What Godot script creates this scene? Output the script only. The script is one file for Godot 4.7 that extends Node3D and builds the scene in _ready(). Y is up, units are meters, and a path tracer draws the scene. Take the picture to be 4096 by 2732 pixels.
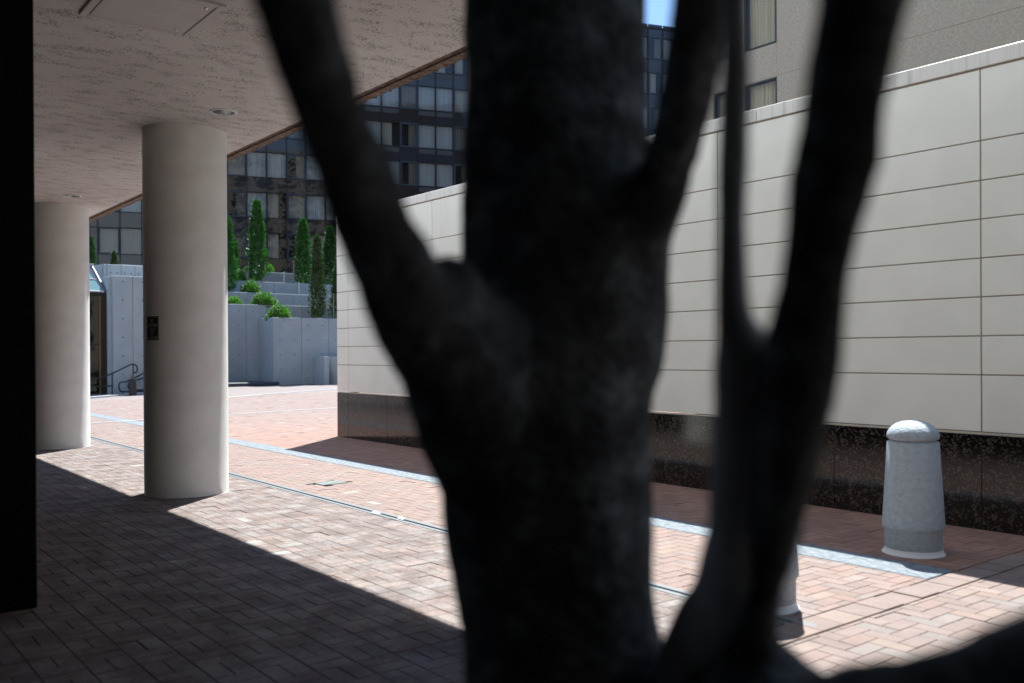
extends Node3D
# A shaded arcade beside a sunlit brick plaza, seen past the stems of a street tree.
# World: x = east, y = up, z = -north (metres). The camera stands at the origin, 1.5 m up.

var rng := RandomNumberGenerator.new()
var taken := {}
var M := {}

class MB:
	var v := PackedVector3Array()
	var n := PackedVector3Array()
	var c := PackedColorArray()
	var u := PackedVector2Array()
	var i := PackedInt32Array()
	func vert(p: Vector3, nn: Vector3, col := Color.WHITE, uv := Vector2.ZERO) -> int:
		v.append(p); n.append(nn); c.append(col); u.append(uv)
		return v.size() - 1
	func quad(a: Vector3, b: Vector3, d: Vector3, e: Vector3, out: Vector3, col := Color.WHITE) -> void:
		var nn := (b - a).cross(d - a).normalized()
		var flip := nn.dot(out) < 0.0
		if flip: nn = -nn
		var k := v.size()
		var uvs := [Vector2(0, 1), Vector2(1, 1), Vector2(1, 0), Vector2(0, 0)]
		var ps := [a, b, d, e]
		for j in 4: vert(ps[j], nn, col, uvs[j])
		if flip: i.append_array([k, k + 1, k + 2, k, k + 2, k + 3])
		else: i.append_array([k, k + 2, k + 1, k, k + 3, k + 2])
	func tri(a: Vector3, b: Vector3, d: Vector3, out: Vector3, col := Color.WHITE) -> void:
		var nn := (b - a).cross(d - a).normalized()
		var flip := nn.dot(out) < 0.0
		if flip: nn = -nn
		var k := v.size()
		vert(a, nn, col); vert(b, nn, col); vert(d, nn, col)
		if flip: i.append_array([k, k + 1, k + 2])
		else: i.append_array([k, k + 2, k + 1])
	func box(mn: Vector3, mx: Vector3, bev := 0.0, col := Color.WHITE) -> void:
		var ce := (mn + mx) / 2.0
		var h := (mx - mn) / 2.0
		var bb: float = min(bev, min(h.x, min(h.y, h.z)) * 0.9)
		var P := func(s: Vector3, ax: int) -> Vector3:
			var q := Vector3(s.x * (h.x - bb), s.y * (h.y - bb), s.z * (h.z - bb))
			q[ax] = s[ax] * h[ax]
			return ce + q
		for ax in 3:
			var a1 := (ax + 1) % 3
			var a2 := (ax + 2) % 3
			for sg in [-1.0, 1.0]:
				var q := []
				for w in [[-1.0, -1.0], [1.0, -1.0], [1.0, 1.0], [-1.0, 1.0]]:
					var s := Vector3.ZERO
					s[ax] = sg; s[a1] = w[0]; s[a2] = w[1]
					q.append(P.call(s, ax))
				var o := Vector3.ZERO
				o[ax] = sg
				quad(q[0], q[1], q[2], q[3], o, col)
			if bb > 0.0:
				for s1 in [-1.0, 1.0]:
					for s2 in [-1.0, 1.0]:
						var sa := Vector3.ZERO
						sa[a1] = s1; sa[a2] = s2; sa[ax] = -1.0
						var sb := sa
						sb[ax] = 1.0
						var o := Vector3.ZERO
						o[a1] = s1; o[a2] = s2
						quad(P.call(sa, a1), P.call(sb, a1), P.call(sb, a2), P.call(sa, a2), o, col)
		if bb > 0.0:
			for sx in [-1.0, 1.0]:
				for sy in [-1.0, 1.0]:
					for sz in [-1.0, 1.0]:
						var s := Vector3(sx, sy, sz)
						tri(P.call(s, 0), P.call(s, 1), P.call(s, 2), s, col)
	func tube(pts: Array, rads: Array, sides := 10, bump := 0.0, noise: FastNoiseLite = null, cap := true) -> void:
		var k0 := v.size()
		var up := Vector3(0.3, 0.1, 1).normalized()
		var m := pts.size()
		var last_t := Vector3.ZERO
		for a in m:
			var t: Vector3 = (pts[min(a + 1, m - 1)] - pts[max(a - 1, 0)]).normalized()
			if a == 0:
				up = (up - t * up.dot(t)).normalized()
				if up.length() < 0.1: up = t.cross(Vector3.RIGHT).normalized()
			else:
				up = (up - t * up.dot(t)).normalized()
			last_t = t
			var side := t.cross(up)
			var slope := 0.0
			for s in sides + 1:
				var an := TAU * s / sides
				var dir: Vector3 = up * cos(an) + side * sin(an)
				var r: float = rads[a]
				if noise: r *= 1.0 + bump * noise.get_noise_3dv((pts[a] + dir * r) * 1.0)
				vert(pts[a] + dir * r, dir, Color.WHITE, Vector2(float(s) / sides, float(a) / (m - 1)))
		for a in m - 1:
			for s in sides:
				var p := k0 + a * (sides + 1) + s
				i.append_array([p, p + sides + 1, p + 1, p + 1, p + sides + 1, p + sides + 2])
		if cap:
			for e in [0, m - 1]:
				var t2: Vector3 = (pts[0] - pts[1]).normalized() if e == 0 else (pts[m - 1] - pts[m - 2]).normalized()
				var ce := vert(pts[e], t2)
				for s in sides:
					var p: int = k0 + e * (sides + 1) + s
					var q1 := vert(v[p], t2)
					var q2 := vert(v[p + 1], t2)
					i.append_array([ce, q1, q2] if e == 0 else [ce, q2, q1])
	func lathe(prof: Array, sides := 32, base := Vector3.ZERO, col := Color.WHITE) -> void:
		# prof: [radius, y] from bottom to top; edges sharper than 40 degrees stay hard
		var m := prof.size()
		var segn := []
		for a in m - 1:
			var d := Vector2(prof[a + 1][0] - prof[a][0], prof[a + 1][1] - prof[a][1])
			segn.append(Vector2(d.y, -d.x).normalized())
		for a in m - 1:
			var n0: Vector2 = segn[a]
			var n1: Vector2 = segn[a]
			if a > 0 and segn[a - 1].dot(segn[a]) > 0.76: n0 = (segn[a - 1] + segn[a]).normalized()
			if a < m - 2 and segn[a + 1].dot(segn[a]) > 0.76: n1 = (segn[a + 1] + segn[a]).normalized()
			var k := v.size()
			for s in sides + 1:
				var an := TAU * s / sides
				var d := Vector3(cos(an), 0, sin(an))
				vert(base + d * prof[a][0] + Vector3(0, prof[a][1], 0), Vector3(d.x * n0.x, n0.y, d.z * n0.x), col, Vector2(float(s) / sides, prof[a][1]))
				vert(base + d * prof[a + 1][0] + Vector3(0, prof[a + 1][1], 0), Vector3(d.x * n1.x, n1.y, d.z * n1.x), col, Vector2(float(s) / sides, prof[a + 1][1]))
			for s in sides:
				var p := k + s * 2
				i.append_array([p, p + 2, p + 1, p + 1, p + 2, p + 3])
	func mesh(mat: Material, colored := false) -> ArrayMesh:
		var arr := []
		arr.resize(Mesh.ARRAY_MAX)
		arr[Mesh.ARRAY_VERTEX] = v
		arr[Mesh.ARRAY_NORMAL] = n
		arr[Mesh.ARRAY_TEX_UV] = u
		if colored: arr[Mesh.ARRAY_COLOR] = c
		arr[Mesh.ARRAY_INDEX] = i
		var am := ArrayMesh.new()
		am.add_surface_from_arrays(Mesh.PRIMITIVE_TRIANGLES, arr)
		am.surface_set_material(0, mat)
		return am

# ---------------------------------------------------------------- scene helpers
func numbered(called: String) -> String:
	if not taken.has(called):
		taken[called] = 0
		return called
	taken[called] += 1
	return "%s_%03d" % [called, taken[called]]

func tag(o: Node, label: String, category := "", group := "", kind := "") -> Node:
	if label: o.set_meta("label", label)
	if category: o.set_meta("category", category)
	if group: o.set_meta("group", group)
	if kind: o.set_meta("kind", kind)
	return o

func thing(called: String, at: Vector3, label: String, category := "", group := "", turn := 0.0, kind := "") -> Node3D:
	var o := Node3D.new()
	o.name = numbered(called)
	add_child(o)
	o.position = at
	o.rotation.y = turn
	tag(o, label, category, group, kind)
	return o

func inst(called: String, mesh: Mesh, parent: Node, at := Vector3.ZERO) -> MeshInstance3D:
	var o := MeshInstance3D.new()
	o.name = called if parent != self else numbered(called)
	o.mesh = mesh
	parent.add_child(o, true)
	o.position = at
	return o

func part(called: String, mb: MB, mat: Material, parent: Node) -> MeshInstance3D:
	return inst(called, mb.mesh(mat), parent)

func boxpart(called: String, mn: Vector3, mx: Vector3, mat: Material, parent: Node, bev := 0.0) -> MeshInstance3D:
	var mb := MB.new()
	mb.box(Vector3(min(mn.x, mx.x), min(mn.y, mx.y), min(mn.z, mx.z)), Vector3(max(mn.x, mx.x), max(mn.y, mx.y), max(mn.z, mx.z)), bev)
	return part(called, mb, mat, parent)

func W(e: float, h: float, nn: float) -> Vector3:
	return Vector3(e, h, -nn)

func lin(r: float, g: float, b: float) -> Color:
	return Color(r, g, b).linear_to_srgb()

func noise(seed_: int, freq: float, oct := 3, kind := FastNoiseLite.TYPE_SIMPLEX_SMOOTH) -> FastNoiseLite:
	var f := FastNoiseLite.new()
	f.seed = seed_
	f.noise_type = kind
	f.frequency = freq
	f.fractal_octaves = oct
	if oct == 1: f.fractal_type = FastNoiseLite.FRACTAL_NONE
	return f

func grey(f: FastNoiseLite, size: int) -> PackedByteArray:
	var im := f.get_seamless_image(size, size)
	im.convert(Image.FORMAT_L8)
	return im.get_data()

func tex_of(size: int, data: PackedByteArray) -> ImageTexture:
	var im := Image.create_from_data(size, size, false, Image.FORMAT_RGB8, data)
	im.generate_mipmaps()
	return ImageTexture.create_from_image(im)

# a colour texture that runs through a ramp of linear colours by a mix of two noises
func ramp_tex(size: int, a: FastNoiseLite, b: FastNoiseLite, wb: float, cols: Array, stops: Array) -> ImageTexture:
	var da := grey(a, size)
	var db := grey(b, size)
	var lut := PackedByteArray()
	lut.resize(768)
	for k in 256:
		var t := k / 255.0
		var j := 0
		while j < stops.size() - 2 and t > stops[j + 1]: j += 1
		var f: float = clamp((t - stops[j]) / max(stops[j + 1] - stops[j], 0.001), 0.0, 1.0)
		var col: Color = (cols[j] as Color).lerp(cols[j + 1], f).linear_to_srgb()
		lut[k * 3] = int(col.r * 255); lut[k * 3 + 1] = int(col.g * 255); lut[k * 3 + 2] = int(col.b * 255)
	var out := PackedByteArray()
	out.resize(size * size * 3)
	for k in size * size:
		var t := int(da[k] * (1.0 - wb) + db[k] * wb) * 3
		out[k * 3] = lut[t]; out[k * 3 + 1] = lut[t + 1]; out[k * 3 + 2] = lut[t + 2]
	return tex_of(size, out)

func height_tex(size: int, a: FastNoiseLite) -> ImageTexture:
	var im := a.get_seamless_image(size, size)
	im.generate_mipmaps()
	return ImageTexture.create_from_image(im)

func normal_tex(size: int, a: FastNoiseLite, strength: float) -> ImageTexture:
	var im := a.get_seamless_image(size, size)
	im.convert(Image.FORMAT_RGBA8)
	im.bump_map_to_normal_map(strength)
	im.generate_mipmaps()
	return ImageTexture.create_from_image(im)

func mat(col: Color, rough: float, metal := 0.0, spec := 0.5) -> StandardMaterial3D:
	var m := StandardMaterial3D.new()
	m.albedo_color = col
	m.roughness = rough
	m.metallic = metal
	m.metallic_specular = spec
	return m

# world-placed texture: tile = metres one copy covers
func wtex(m: StandardMaterial3D, albedo: Texture2D, tile: float, relief: Texture2D = null, cm := 0.0) -> StandardMaterial3D:
	m.uv1_triplanar = true
	m.uv1_world_triplanar = true
	m.uv1_scale = Vector3.ONE / tile
	if albedo: m.albedo_texture = albedo
	if relief:
		m.heightmap_enabled = true
		m.heightmap_texture = relief
		m.heightmap_scale = cm
	return m

# ---------------------------------------------------------------- the build
func _ready() -> void:
	rng.seed = 20240611
	# camera: yaw 38.3 degrees east of north, level, rolled a third of a degree, lens shifted up a little
	var cam := Camera3D.new()
	cam.name = "camera"
	var yaw := deg_to_rad(38.262)
	var pitch := deg_to_rad(-0.121)
	var roll := deg_to_rad(-0.317)
	var fwd := Vector3(sin(yaw) * cos(pitch), sin(pitch), -cos(yaw) * cos(pitch))
	var rt := Vector3(cos(yaw), 0, sin(yaw))
	var upv := rt.cross(fwd)
	var rt2 := rt * cos(roll) + upv * sin(roll)
	var up2 := upv * cos(roll) - rt * sin(roll)
	cam.transform = Transform3D(Basis(rt2, up2, -fwd), Vector3(0, 1.5, 0))
	cam.projection = Camera3D.PROJECTION_FRUSTUM
	cam.near = 0.05
	cam.far = 600.0
	cam.keep_aspect = Camera3D.KEEP_HEIGHT
	cam.size = 2.0 * cam.near * 1366.0 / 3696.0
	cam.frustum_offset = Vector2(0, cam.near * 50.0 / 3696.0)
	var att := CameraAttributesPhysical.new()
	att.frustum_focus_distance = 12.0
	att.frustum_focal_length = 32.5
	att.exposure_aperture = 1.75
	cam.attributes = att
	add_child(cam)
	cam.current = true

	var env := Environment.new()
	env.background_mode = Environment.BG_SKY
	var sk := ProceduralSkyMaterial.new()
	sk.sky_top_color = lin(0.15, 0.29, 0.58)
	sk.sky_horizon_color = lin(0.40, 0.57, 0.79)
	sk.sky_curve = 0.14
	sk.ground_bottom_color = lin(0.12, 0.10, 0.09)
	sk.ground_horizon_color = lin(0.35, 0.38, 0.42)
	sk.sun_angle_max = 1.0
	var sky := Sky.new()
	sky.sky_material = sk
	env.sky = sky
	env.background_energy_multiplier = 0.9
	env.tonemap_mode = Environment.TONE_MAPPER_LINEAR
	env.tonemap_exposure = 2.45
	env.sdfgi_enabled = true
	env.ssao_enabled = true
	env.ssil_enabled = true
	var we := WorldEnvironment.new()
	we.name = "environment"
	we.environment = env
	add_child(we)
	var sun := DirectionalLight3D.new()
	sun.name = "sun"
	sun.light_color = Color(0.99, 1.0, 0.985)
	sun.light_energy = 1.6
	sun.light_angular_distance = 0.53
	sun.shadow_enabled = true
	add_child(sun)
	sun.look_at_from_position(Vector3.ZERO, -Vector3(1.70, 3.98, -1.52), Vector3.UP)

	materials()
	ground()
	arcade()
	panel_wall()
	terraces()
	entrance()
	hotel()
	stucco_building()
	unseen_south_building()
	small_things()
	plants()
	street_tree()

func materials() -> void:
	# bricks: the texture carries the chalky film, each brick its own tone
	var n_patch := noise(11, 0.007, 5)
	var n_fine := noise(12, 0.06, 3)
	var strong := ramp_tex(1024, n_patch, n_fine, 0.34, [Color(0.40, 0.315, 0.29), Color(0.60, 0.515, 0.485), Color(0.80, 0.765, 0.76), Color(0.95, 0.94, 0.94)], [0.15, 0.42, 0.57, 0.74])
	var weak := ramp_tex(1024, noise(13, 0.008, 4), noise(14, 0.08, 3), 0.5, [Color(0.62, 0.56, 0.53), Color(0.82, 0.75, 0.71), Color(0.9, 0.84, 0.80), Color(1, 0.98, 0.96)], [0.0, 0.38, 0.62, 0.85])
	var brick_relief := height_tex(512, noise(15, 0.05, 4))
	M.brick_film = wtex(mat(Color.WHITE, 0.75), strong, 2.6, brick_relief, 0.25)
	M.brick = wtex(mat(Color.WHITE, 0.8), weak, 2.1, brick_relief, 0.2)
	for k in ["brick_film", "brick"]: M[k].vertex_color_use_as_albedo = true
	M.joint = wtex(mat(Color.WHITE, 0.95), ramp_tex(512, noise(16, 0.03), noise(17, 0.2, 2), 0.5, [Color(0.075, 0.066, 0.06), Color(0.15, 0.137, 0.125)], [0.3, 0.7]), 1.0)
	M.far_brick = wtex(mat(Color.WHITE, 0.85), ramp_tex(1024, noise(18, 0.02, 4), noise(19, 0.2, 2), 0.5, [Color(0.16, 0.122, 0.111), Color(0.188, 0.15, 0.139), Color(0.202, 0.173, 0.164)], [0.3, 0.5, 0.75]), 3.0)
	M.aggregate = wtex(mat(Color.WHITE, 0.8), ramp_tex(512, noise(20, 0.22, 2), noise(21, 0.02, 3), 0.3, [Color(0.07, 0.082, 0.095), Color(0.135, 0.16, 0.185), Color(0.25, 0.28, 0.31)], [0.34, 0.5, 0.66]), 0.8, height_tex(512, noise(20, 0.22, 2)), 0.25)
	# plaster soffit with blotches of dark mould specks
	M.soffit = wtex(mat(Color.WHITE, 0.9), soffit_tex(), 5.0, height_tex(512, noise(23, 0.03, 4)), 0.4)
	M.plaster = wtex(mat(Color.WHITE, 0.85), ramp_tex(512, noise(24, 0.01, 4), noise(25, 0.1), 0.3, [Color(0.66, 0.635, 0.62), Color(0.72, 0.70, 0.68)], [0.3, 0.7]), 2.0)
	M.column = wtex(mat(Color.WHITE, 0.55), pitted_tex(1024, Color(0.76, 0.75, 0.71), Color(0.82, 0.81, 0.77), 70, 26), 2.4, height_tex(512, noise(27, 0.012, 4)), 0.25)
	M.rust_stone = wtex(mat(Color.WHITE, 0.9), ramp_tex(512, noise(28, 0.015, 4), noise(29, 0.1), 0.4, [Color(0.09, 0.06, 0.043), Color(0.18, 0.122, 0.088), Color(0.27, 0.20, 0.155)], [0.3, 0.5, 0.72]), 1.1, height_tex(512, noise(28, 0.05, 4)), 1.0)
	M.panel = wtex(mat(Color.WHITE, 0.42), ramp_tex(512, noise(30, 0.006, 3), noise(31, 0.1), 0.12, [Color(0.81, 0.815, 0.765), Color(0.85, 0.855, 0.805)], [0.3, 0.7]), 3.0)
	M.panel_stained = wtex(mat(Color.WHITE, 0.45), streak_tex(Color(0.84, 0.835, 0.80), Color(0.62, 0.59, 0.54), 40), 1.7)
	M.coping = wtex(mat(Color.WHITE, 0.4), streak_tex(Color(0.74, 0.73, 0.70), Color(0.50, 0.50, 0.49), 33), 1.3)
	M.reveal = mat(lin(0.34, 0.285, 0.225), 0.9)
	M.trim = mat(lin(0.62, 0.54, 0.42), 0.5)
	var gr := granite_tex()
	M.granite = wtex(mat(Color.WHITE, 0.10), gr, 1.15)
	M.bollard = wtex(mat(Color.WHITE, 0.62), ramp_tex(512, noise(35, 0.02, 3), noise(36, 0.15, 2), 0.5, [Color(0.25, 0.295, 0.34), Color(0.345, 0.40, 0.45), Color(0.40, 0.455, 0.505)], [0.25, 0.5, 0.75]), 0.5, height_tex(512, noise(37, 0.055, 2)), 0.55)
	M.caulk = mat(lin(0.72, 0.73, 0.73), 0.6)
	M.black = wtex(mat(Color.WHITE, 0.3, 0.0, 0.2), ramp_tex(512, noise(38, 0.02, 3), noise(39, 0.2), 0.3, [Color(0.004, 0.004, 0.004), Color(0.007, 0.007, 0.007)], [0.3, 0.7]), 1.5)
	M.steel = mat(lin(0.78, 0.80, 0.82), 0.22, 0.9)
	M.drain_steel = mat(lin(0.13, 0.145, 0.155), 0.6, 0.2)
	M.lamp_trim = mat(lin(0.78, 0.78, 0.77), 0.4)
	M.cover = wtex(mat(Color.WHITE, 0.7), ramp_tex(256, noise(40, 0.05, 3), noise(41, 0.2), 0.4, [Color(0.10, 0.115, 0.105), Color(0.145, 0.16, 0.148)], [0.3, 0.7]), 0.6)
	M.pale_paver = wtex(mat(Color.WHITE, 0.8), ramp_tex(256, noise(42, 0.05, 3), noise(43, 0.2), 0.4, [Color(0.30, 0.325, 0.335), Color(0.40, 0.42, 0.43)], [0.3, 0.7]), 0.6)
	M.concrete = wtex(mat(Color.WHITE, 0.82), ramp_tex(1024, noise(44, 0.004, 4), noise(45, 0.06, 3), 0.3, [Color(0.265, 0.295, 0.312), Color(0.285, 0.315, 0.332), Color(0.305, 0.335, 0.352)], [0.2, 0.5, 0.8]), 4.0, height_tex(512, noise(46, 0.03, 3)), 0.2)
	M.tie = mat(lin(0.03, 0.03, 0.032), 0.9)
	M.slate = mat(lin(0.035, 0.04, 0.05), 0.5)
	M.soil = mat(lin(0.05, 0.035, 0.025), 1.0)
	M.rail = mat(lin(0.015, 0.016, 0.018), 0.3, 0.2)
	M.bronze = mat(lin(0.022, 0.018, 0.016), 0.5, 0.0, 0.3)
	M.sash = mat(lin(0.035, 0.043, 0.050), 0.5, 0.0, 0.3)
	M.brass = mat(lin(0.14, 0.085, 0.035), 0.4, 0.6)
	var wave := normal_tex(512, noise(47, 0.008, 2), 3.0)
	M.spandrel = mat(lin(0.020, 0.017, 0.016), 0.04, 0.0, 0.5)
	M.spandrel_blue = mat(lin(0.020, 0.020, 0.024), 0.04, 0.0, 0.5)
	M.glass = mat(Color(0.06, 0.06, 0.06, 0.34), 0.02, 0.0, 0.5)
	M.glass.transparency = BaseMaterial3D.TRANSPARENCY_ALPHA
	M.clear_glass = mat(Color(0.10, 0.10, 0.09, 0.14), 0.02)
	M.clear_glass.transparency = BaseMaterial3D.TRANSPARENCY_ALPHA
	M.door_glass = mat(lin(0.012, 0.011, 0.010), 0.03, 0.0, 0.5)
	M.sky_glass = mat(lin(0.10, 0.17, 0.17), 0.05, 0.0, 0.5)
	for k in ["spandrel", "spandrel_blue", "glass", "door_glass"]:
		wtex(M[k], null, 3.4)
		M[k].normal_enabled = true
		M[k].normal_texture = wave
		M[k].normal_scale = 0.05 if k == "door_glass" else 0.16
	M.curtain_a = mat(lin(0.44, 0.46, 0.43), 0.9)
	M.curtain_b = mat(lin(0.38, 0.35, 0.27), 0.9)
	M.curtain_c = mat(lin(0.20, 0.18, 0.14), 0.9)
	M.curtain_d = mat(lin(0.46, 0.40, 0.24), 0.9)
	M.room = mat(lin(0.02, 0.019, 0.018), 0.9)
	M.louver = mat(lin(0.09, 0.085, 0.08), 0.4, 0.4)
	M.stucco = wtex(mat(Color.WHITE, 0.95), ramp_tex(1024, noise(48, 0.16, 2), noise(49, 0.01, 4), 0.35, [Color(0.27, 0.235, 0.18), Color(0.36, 0.315, 0.245), Color(0.44, 0.39, 0.31)], [0.3, 0.5, 0.72]), 0.9)
	M.bounce_cladding = wtex(mat(Color.WHITE, 0.8), ramp_tex(256, noise(58, 0.02, 4), noise(59, 0.1), 0.3, [Color(0.76, 0.79, 0.81), Color(0.80, 0.83, 0.85)], [0.3, 0.7]), 4.0)  # pale cladding of the unseen tower, chosen to bounce light onto the panel wall
	M.stucco_joint = mat(lin(0.36, 0.33, 0.28), 0.9)
	M.beige = wtex(mat(Color.WHITE, 0.9), ramp_tex(256, noise(50, 0.02, 4), noise(51, 0.1), 0.3, [Color(0.40, 0.34, 0.26), Color(0.48, 0.42, 0.33)], [0.3, 0.7]), 4.0)
	M.dark_window = mat(lin(0.02, 0.022, 0.026), 0.05)
	M.wood = mat(lin(0.22, 0.18, 0.15), 0.9)
	M.pipe = mat(lin(0.55, 0.56, 0.55), 0.5)
	M.paper = mat(lin(0.75, 0.74, 0.72), 0.8)
	M.bark = wtex(mat(Color.WHITE, 0.95, 0.0, 0.1), ramp_tex(512, noise(52, 0.012, 4), noise(53, 0.06, 3), 0.45, [Color(0.065, 0.062, 0.060), Color(0.115, 0.113, 0.112), Color(0.26, 0.28, 0.28)], [0.34, 0.56, 0.74]), 0.5, height_tex(512, noise(53, 0.04, 4)), 0.8)
	M.bark_pale = wtex(mat(Color.WHITE, 0.8), ramp_tex(512, noise(54, 0.012, 4), noise(55, 0.06, 3), 0.4, [Color(0.36, 0.365, 0.37), Color(0.54, 0.545, 0.55)], [0.34, 0.7]), 0.4)
	M.bark_brown = wtex(mat(Color.WHITE, 0.9), ramp_tex(512, noise(56, 0.012, 4), noise(57, 0.06, 3), 0.4, [Color(0.010, 0.009, 0.008), Color(0.06, 0.028, 0.014)], [0.34, 0.7]), 0.4)
	for k in ["leaf_a", "leaf_b", "leaf_c", "leaf_d", "leaf_e"]:
		var lc: Array = {"leaf_a": [0.030, 0.085, 0.026], "leaf_b": [0.022, 0.062, 0.022], "leaf_c": [0.105, 0.20, 0.02], "leaf_d": [0.075, 0.15, 0.025], "leaf_e": [0.04, 0.055, 0.03]}[k]
		M[k] = mat(Color.WHITE, 0.55)
		M[k].vertex_color_use_as_albedo = true
		M[k].albedo_color = lin(lc[0] * 1.6, lc[1] * 1.6, lc[2] * 1.6)
		M[k].cull_mode = BaseMaterial3D.CULL_DISABLED
		M[k].backlight_enabled = true
		M[k].backlight = Color(0.6, 0.9, 0.3)

func soffit_tex() -> ImageTexture:
	var size := 2048
	var im := Image.create(size, size, false, Image.FORMAT_RGB8)
	var base := grey(noise(60, 0.004, 4), 512)
	var out := PackedByteArray()
	out.resize(size * size * 3)
	var lut := PackedByteArray()
	lut.resize(768)
	for k in 256:
		var t: float = clamp((k - 70) / 120.0, 0.0, 1.0)
		var c := Color(0.68, 0.655, 0.64).lerp(Color(0.76, 0.74, 0.725), t).linear_to_srgb()
		lut[k * 3] = int(c.r * 255); lut[k * 3 + 1] = int(c.g * 255); lut[k * 3 + 2] = int(c.b * 255)
	for y in size:
		for x in size:
			var t := base[(y >> 2) * 512 + (x >> 2)] * 3
			var k := (y * size + x) * 3
			out[k] = lut[t]; out[k + 1] = lut[t + 1]; out[k + 2] = lut[t + 2]
	# mould specks: clustered by a stretched noise
	var cl := noise(61, 0.011, 4)
	var r := RandomNumberGenerator.new()
	r.seed = 99
	var cimg := cl.get_seamless_image(1024, 1024)
	cimg.convert(Image.FORMAT_L8)
	var cd := cimg.get_data()
	for k in 300000:
		var x := r.randi_range(0, size - 1)
		var y := r.randi_range(0, size - 1)
		# clusters run east-west: the noise is read three times faster northwards
		var d := cd[(y % 1024) * 1024 + (x / 2) % 1024] / 255.0
		if r.randf() > pow(clamp((d - 0.36) * 2.0, 0.0, 1.0), 1.5) * 0.95 + 0.01: continue
		var len_ := r.randi_range(1, 4)
		var hh := r.randi_range(1, 3)
		var dark := r.randf_range(0.12, 0.6)
		for a in len_:
			for b in hh:
				var q := (((y + b) % size) * size + (x + a) % size) * 3
				out[q] = int(out[q] * dark); out[q + 1] = int(out[q + 1] * min(1.0, dark * 1.02)); out[q + 2] = int(out[q + 2] * min(1.0, dark * 1.05))
	return tex_of(size, out)

func pitted_tex(size: int, a: Color, b: Color, pits: int, seed_: int) -> ImageTexture:
	var d := grey(noise(seed_, 0.006, 4), size)
	var out := PackedByteArray()
	out.resize(size * size * 3)
	for k in size * size:
		var c := a.lerp(b, clamp((d[k] - 70) / 115.0, 0.0, 1.0)).linear_to_srgb()
		out[k * 3] = int(c.r * 255); out[k * 3 + 1] = int(c.g * 255); out[k * 3 + 2] = int(c.b * 255)
	var r := RandomNumberGenerator.new()
	r.seed = seed_
	for k in pits:
		var x := r.randi_range(0, size - 4)
		var y := r.randi_range(0, size - 5)
		var f := r.randf_range(0.25, 0.7)
		for dy in r.randi_range(2, 4):
			for dx in r.randi_range(1, 3):
				var q := ((y + dy) * size + x + dx) * 3
				for j in 3: out[q + j] = int(out[q + j] * f)
	return tex_of(size, out)

func streak_tex(a: Color, b: Color, seed_: int) -> ImageTexture:
	# rain streaks: dirt lines that run down from the joint above
	var size := 512
	var out := PackedByteArray()
	out.resize(size * size * 3)
	var r := RandomNumberGenerator.new()
	r.seed = seed_
	var st := PackedFloat32Array()
	st.resize(size)
	var f := noise(seed_, 0.03, 4)
	for x in size:
		st[x] = clamp(f.get_noise_1d(x) * 1.3 - 0.1, 0.0, 1.0) + (0.5 if r.randf() < 0.05 else 0.0)
	var g := noise(seed_ + 1, 0.01, 3)
	for y in size:
		for x in size:
			var k := (y * size + x) * 3
			var t: float = clamp(st[x] * (0.7 + 0.6 * g.get_noise_2d(x * 2.0, y * 0.4)), 0.0, 1.0)
			var c := a.lerp(b, t).linear_to_srgb()
			out[k] = int(c.r * 255); out[k + 1] = int(c.g * 255); out[k + 2] = int(c.b * 255)
	return tex_of(size, out)

func granite_tex() -> ImageTexture:
	var size := 1024
	var cell := noise(70, 0.075, 1, FastNoiseLite.TYPE_CELLULAR)
	cell.cellular_return_type = FastNoiseLite.RETURN_CELL_VALUE
	cell.cellular_jitter = 1.1
	cell.domain_warp_enabled = true
	cell.domain_warp_amplitude = 8.0
	cell.domain_warp_frequency = 0.06
	var a := grey(cell, size)
	var b := grey(noise(71, 0.12, 2), size)
	var g := grey(noise(72, 0.008, 3), size)
	var out := PackedByteArray()
	out.resize(size * size * 3)
	for k in size * size:
		var t := a[k] / 255.0 + (g[k] / 255.0 - 0.5) * 0.5
		var f := b[k] / 255.0
		var c := Color(0.006, 0.006, 0.006)
		if t > 0.80: c = Color(0.115, 0.088, 0.074)
		elif t > 0.62: c = Color(0.034, 0.025, 0.019)
		elif t > 0.45: c = Color(0.014, 0.012, 0.011)
		c = c.lerp(Color(0.005, 0.005, 0.0055), clamp((0.56 - f) * 5.0, 0.0, 0.9)).linear_to_srgb()
		out[k * 3] = int(c.r * 255); out[k * 3 + 1] = int(c.g * 255); out[k * 3 + 2] = int(c.b * 255)
	return tex_of(size, out)

# ---------------------------------------------------------------- pavements
func brick_tone(film: bool, painted_bounce := 0.0) -> Color:
	var t := rng.randf()
	var k := rng.randf_range(0.92, 1.06)
	var c := Color(0.325, 0.268, 0.25)
	if not film: c = Color(0.325, 0.255, 0.236)
	if t < 0.18: c = c.lerp(Color(0.42, 0.275, 0.225), 0.3)
	elif t < 0.34: c = c.lerp(Color(0.34, 0.31, 0.305), 0.7)
	elif t < 0.42: c = c.lerp(Color(0.44, 0.345, 0.285), 0.4)
	elif t > 0.988: c = Color(0.46, 0.47, 0.44)
	c = c.lerp(Color(0.47, 0.25, 0.185) * rng.randf_range(0.82, 1.15), painted_bounce)  # warm reflected sunlight by the wall, painted into the brick colour as red
	return Color(c.r * k, c.g * k, c.b * k) * 0.655

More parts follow.
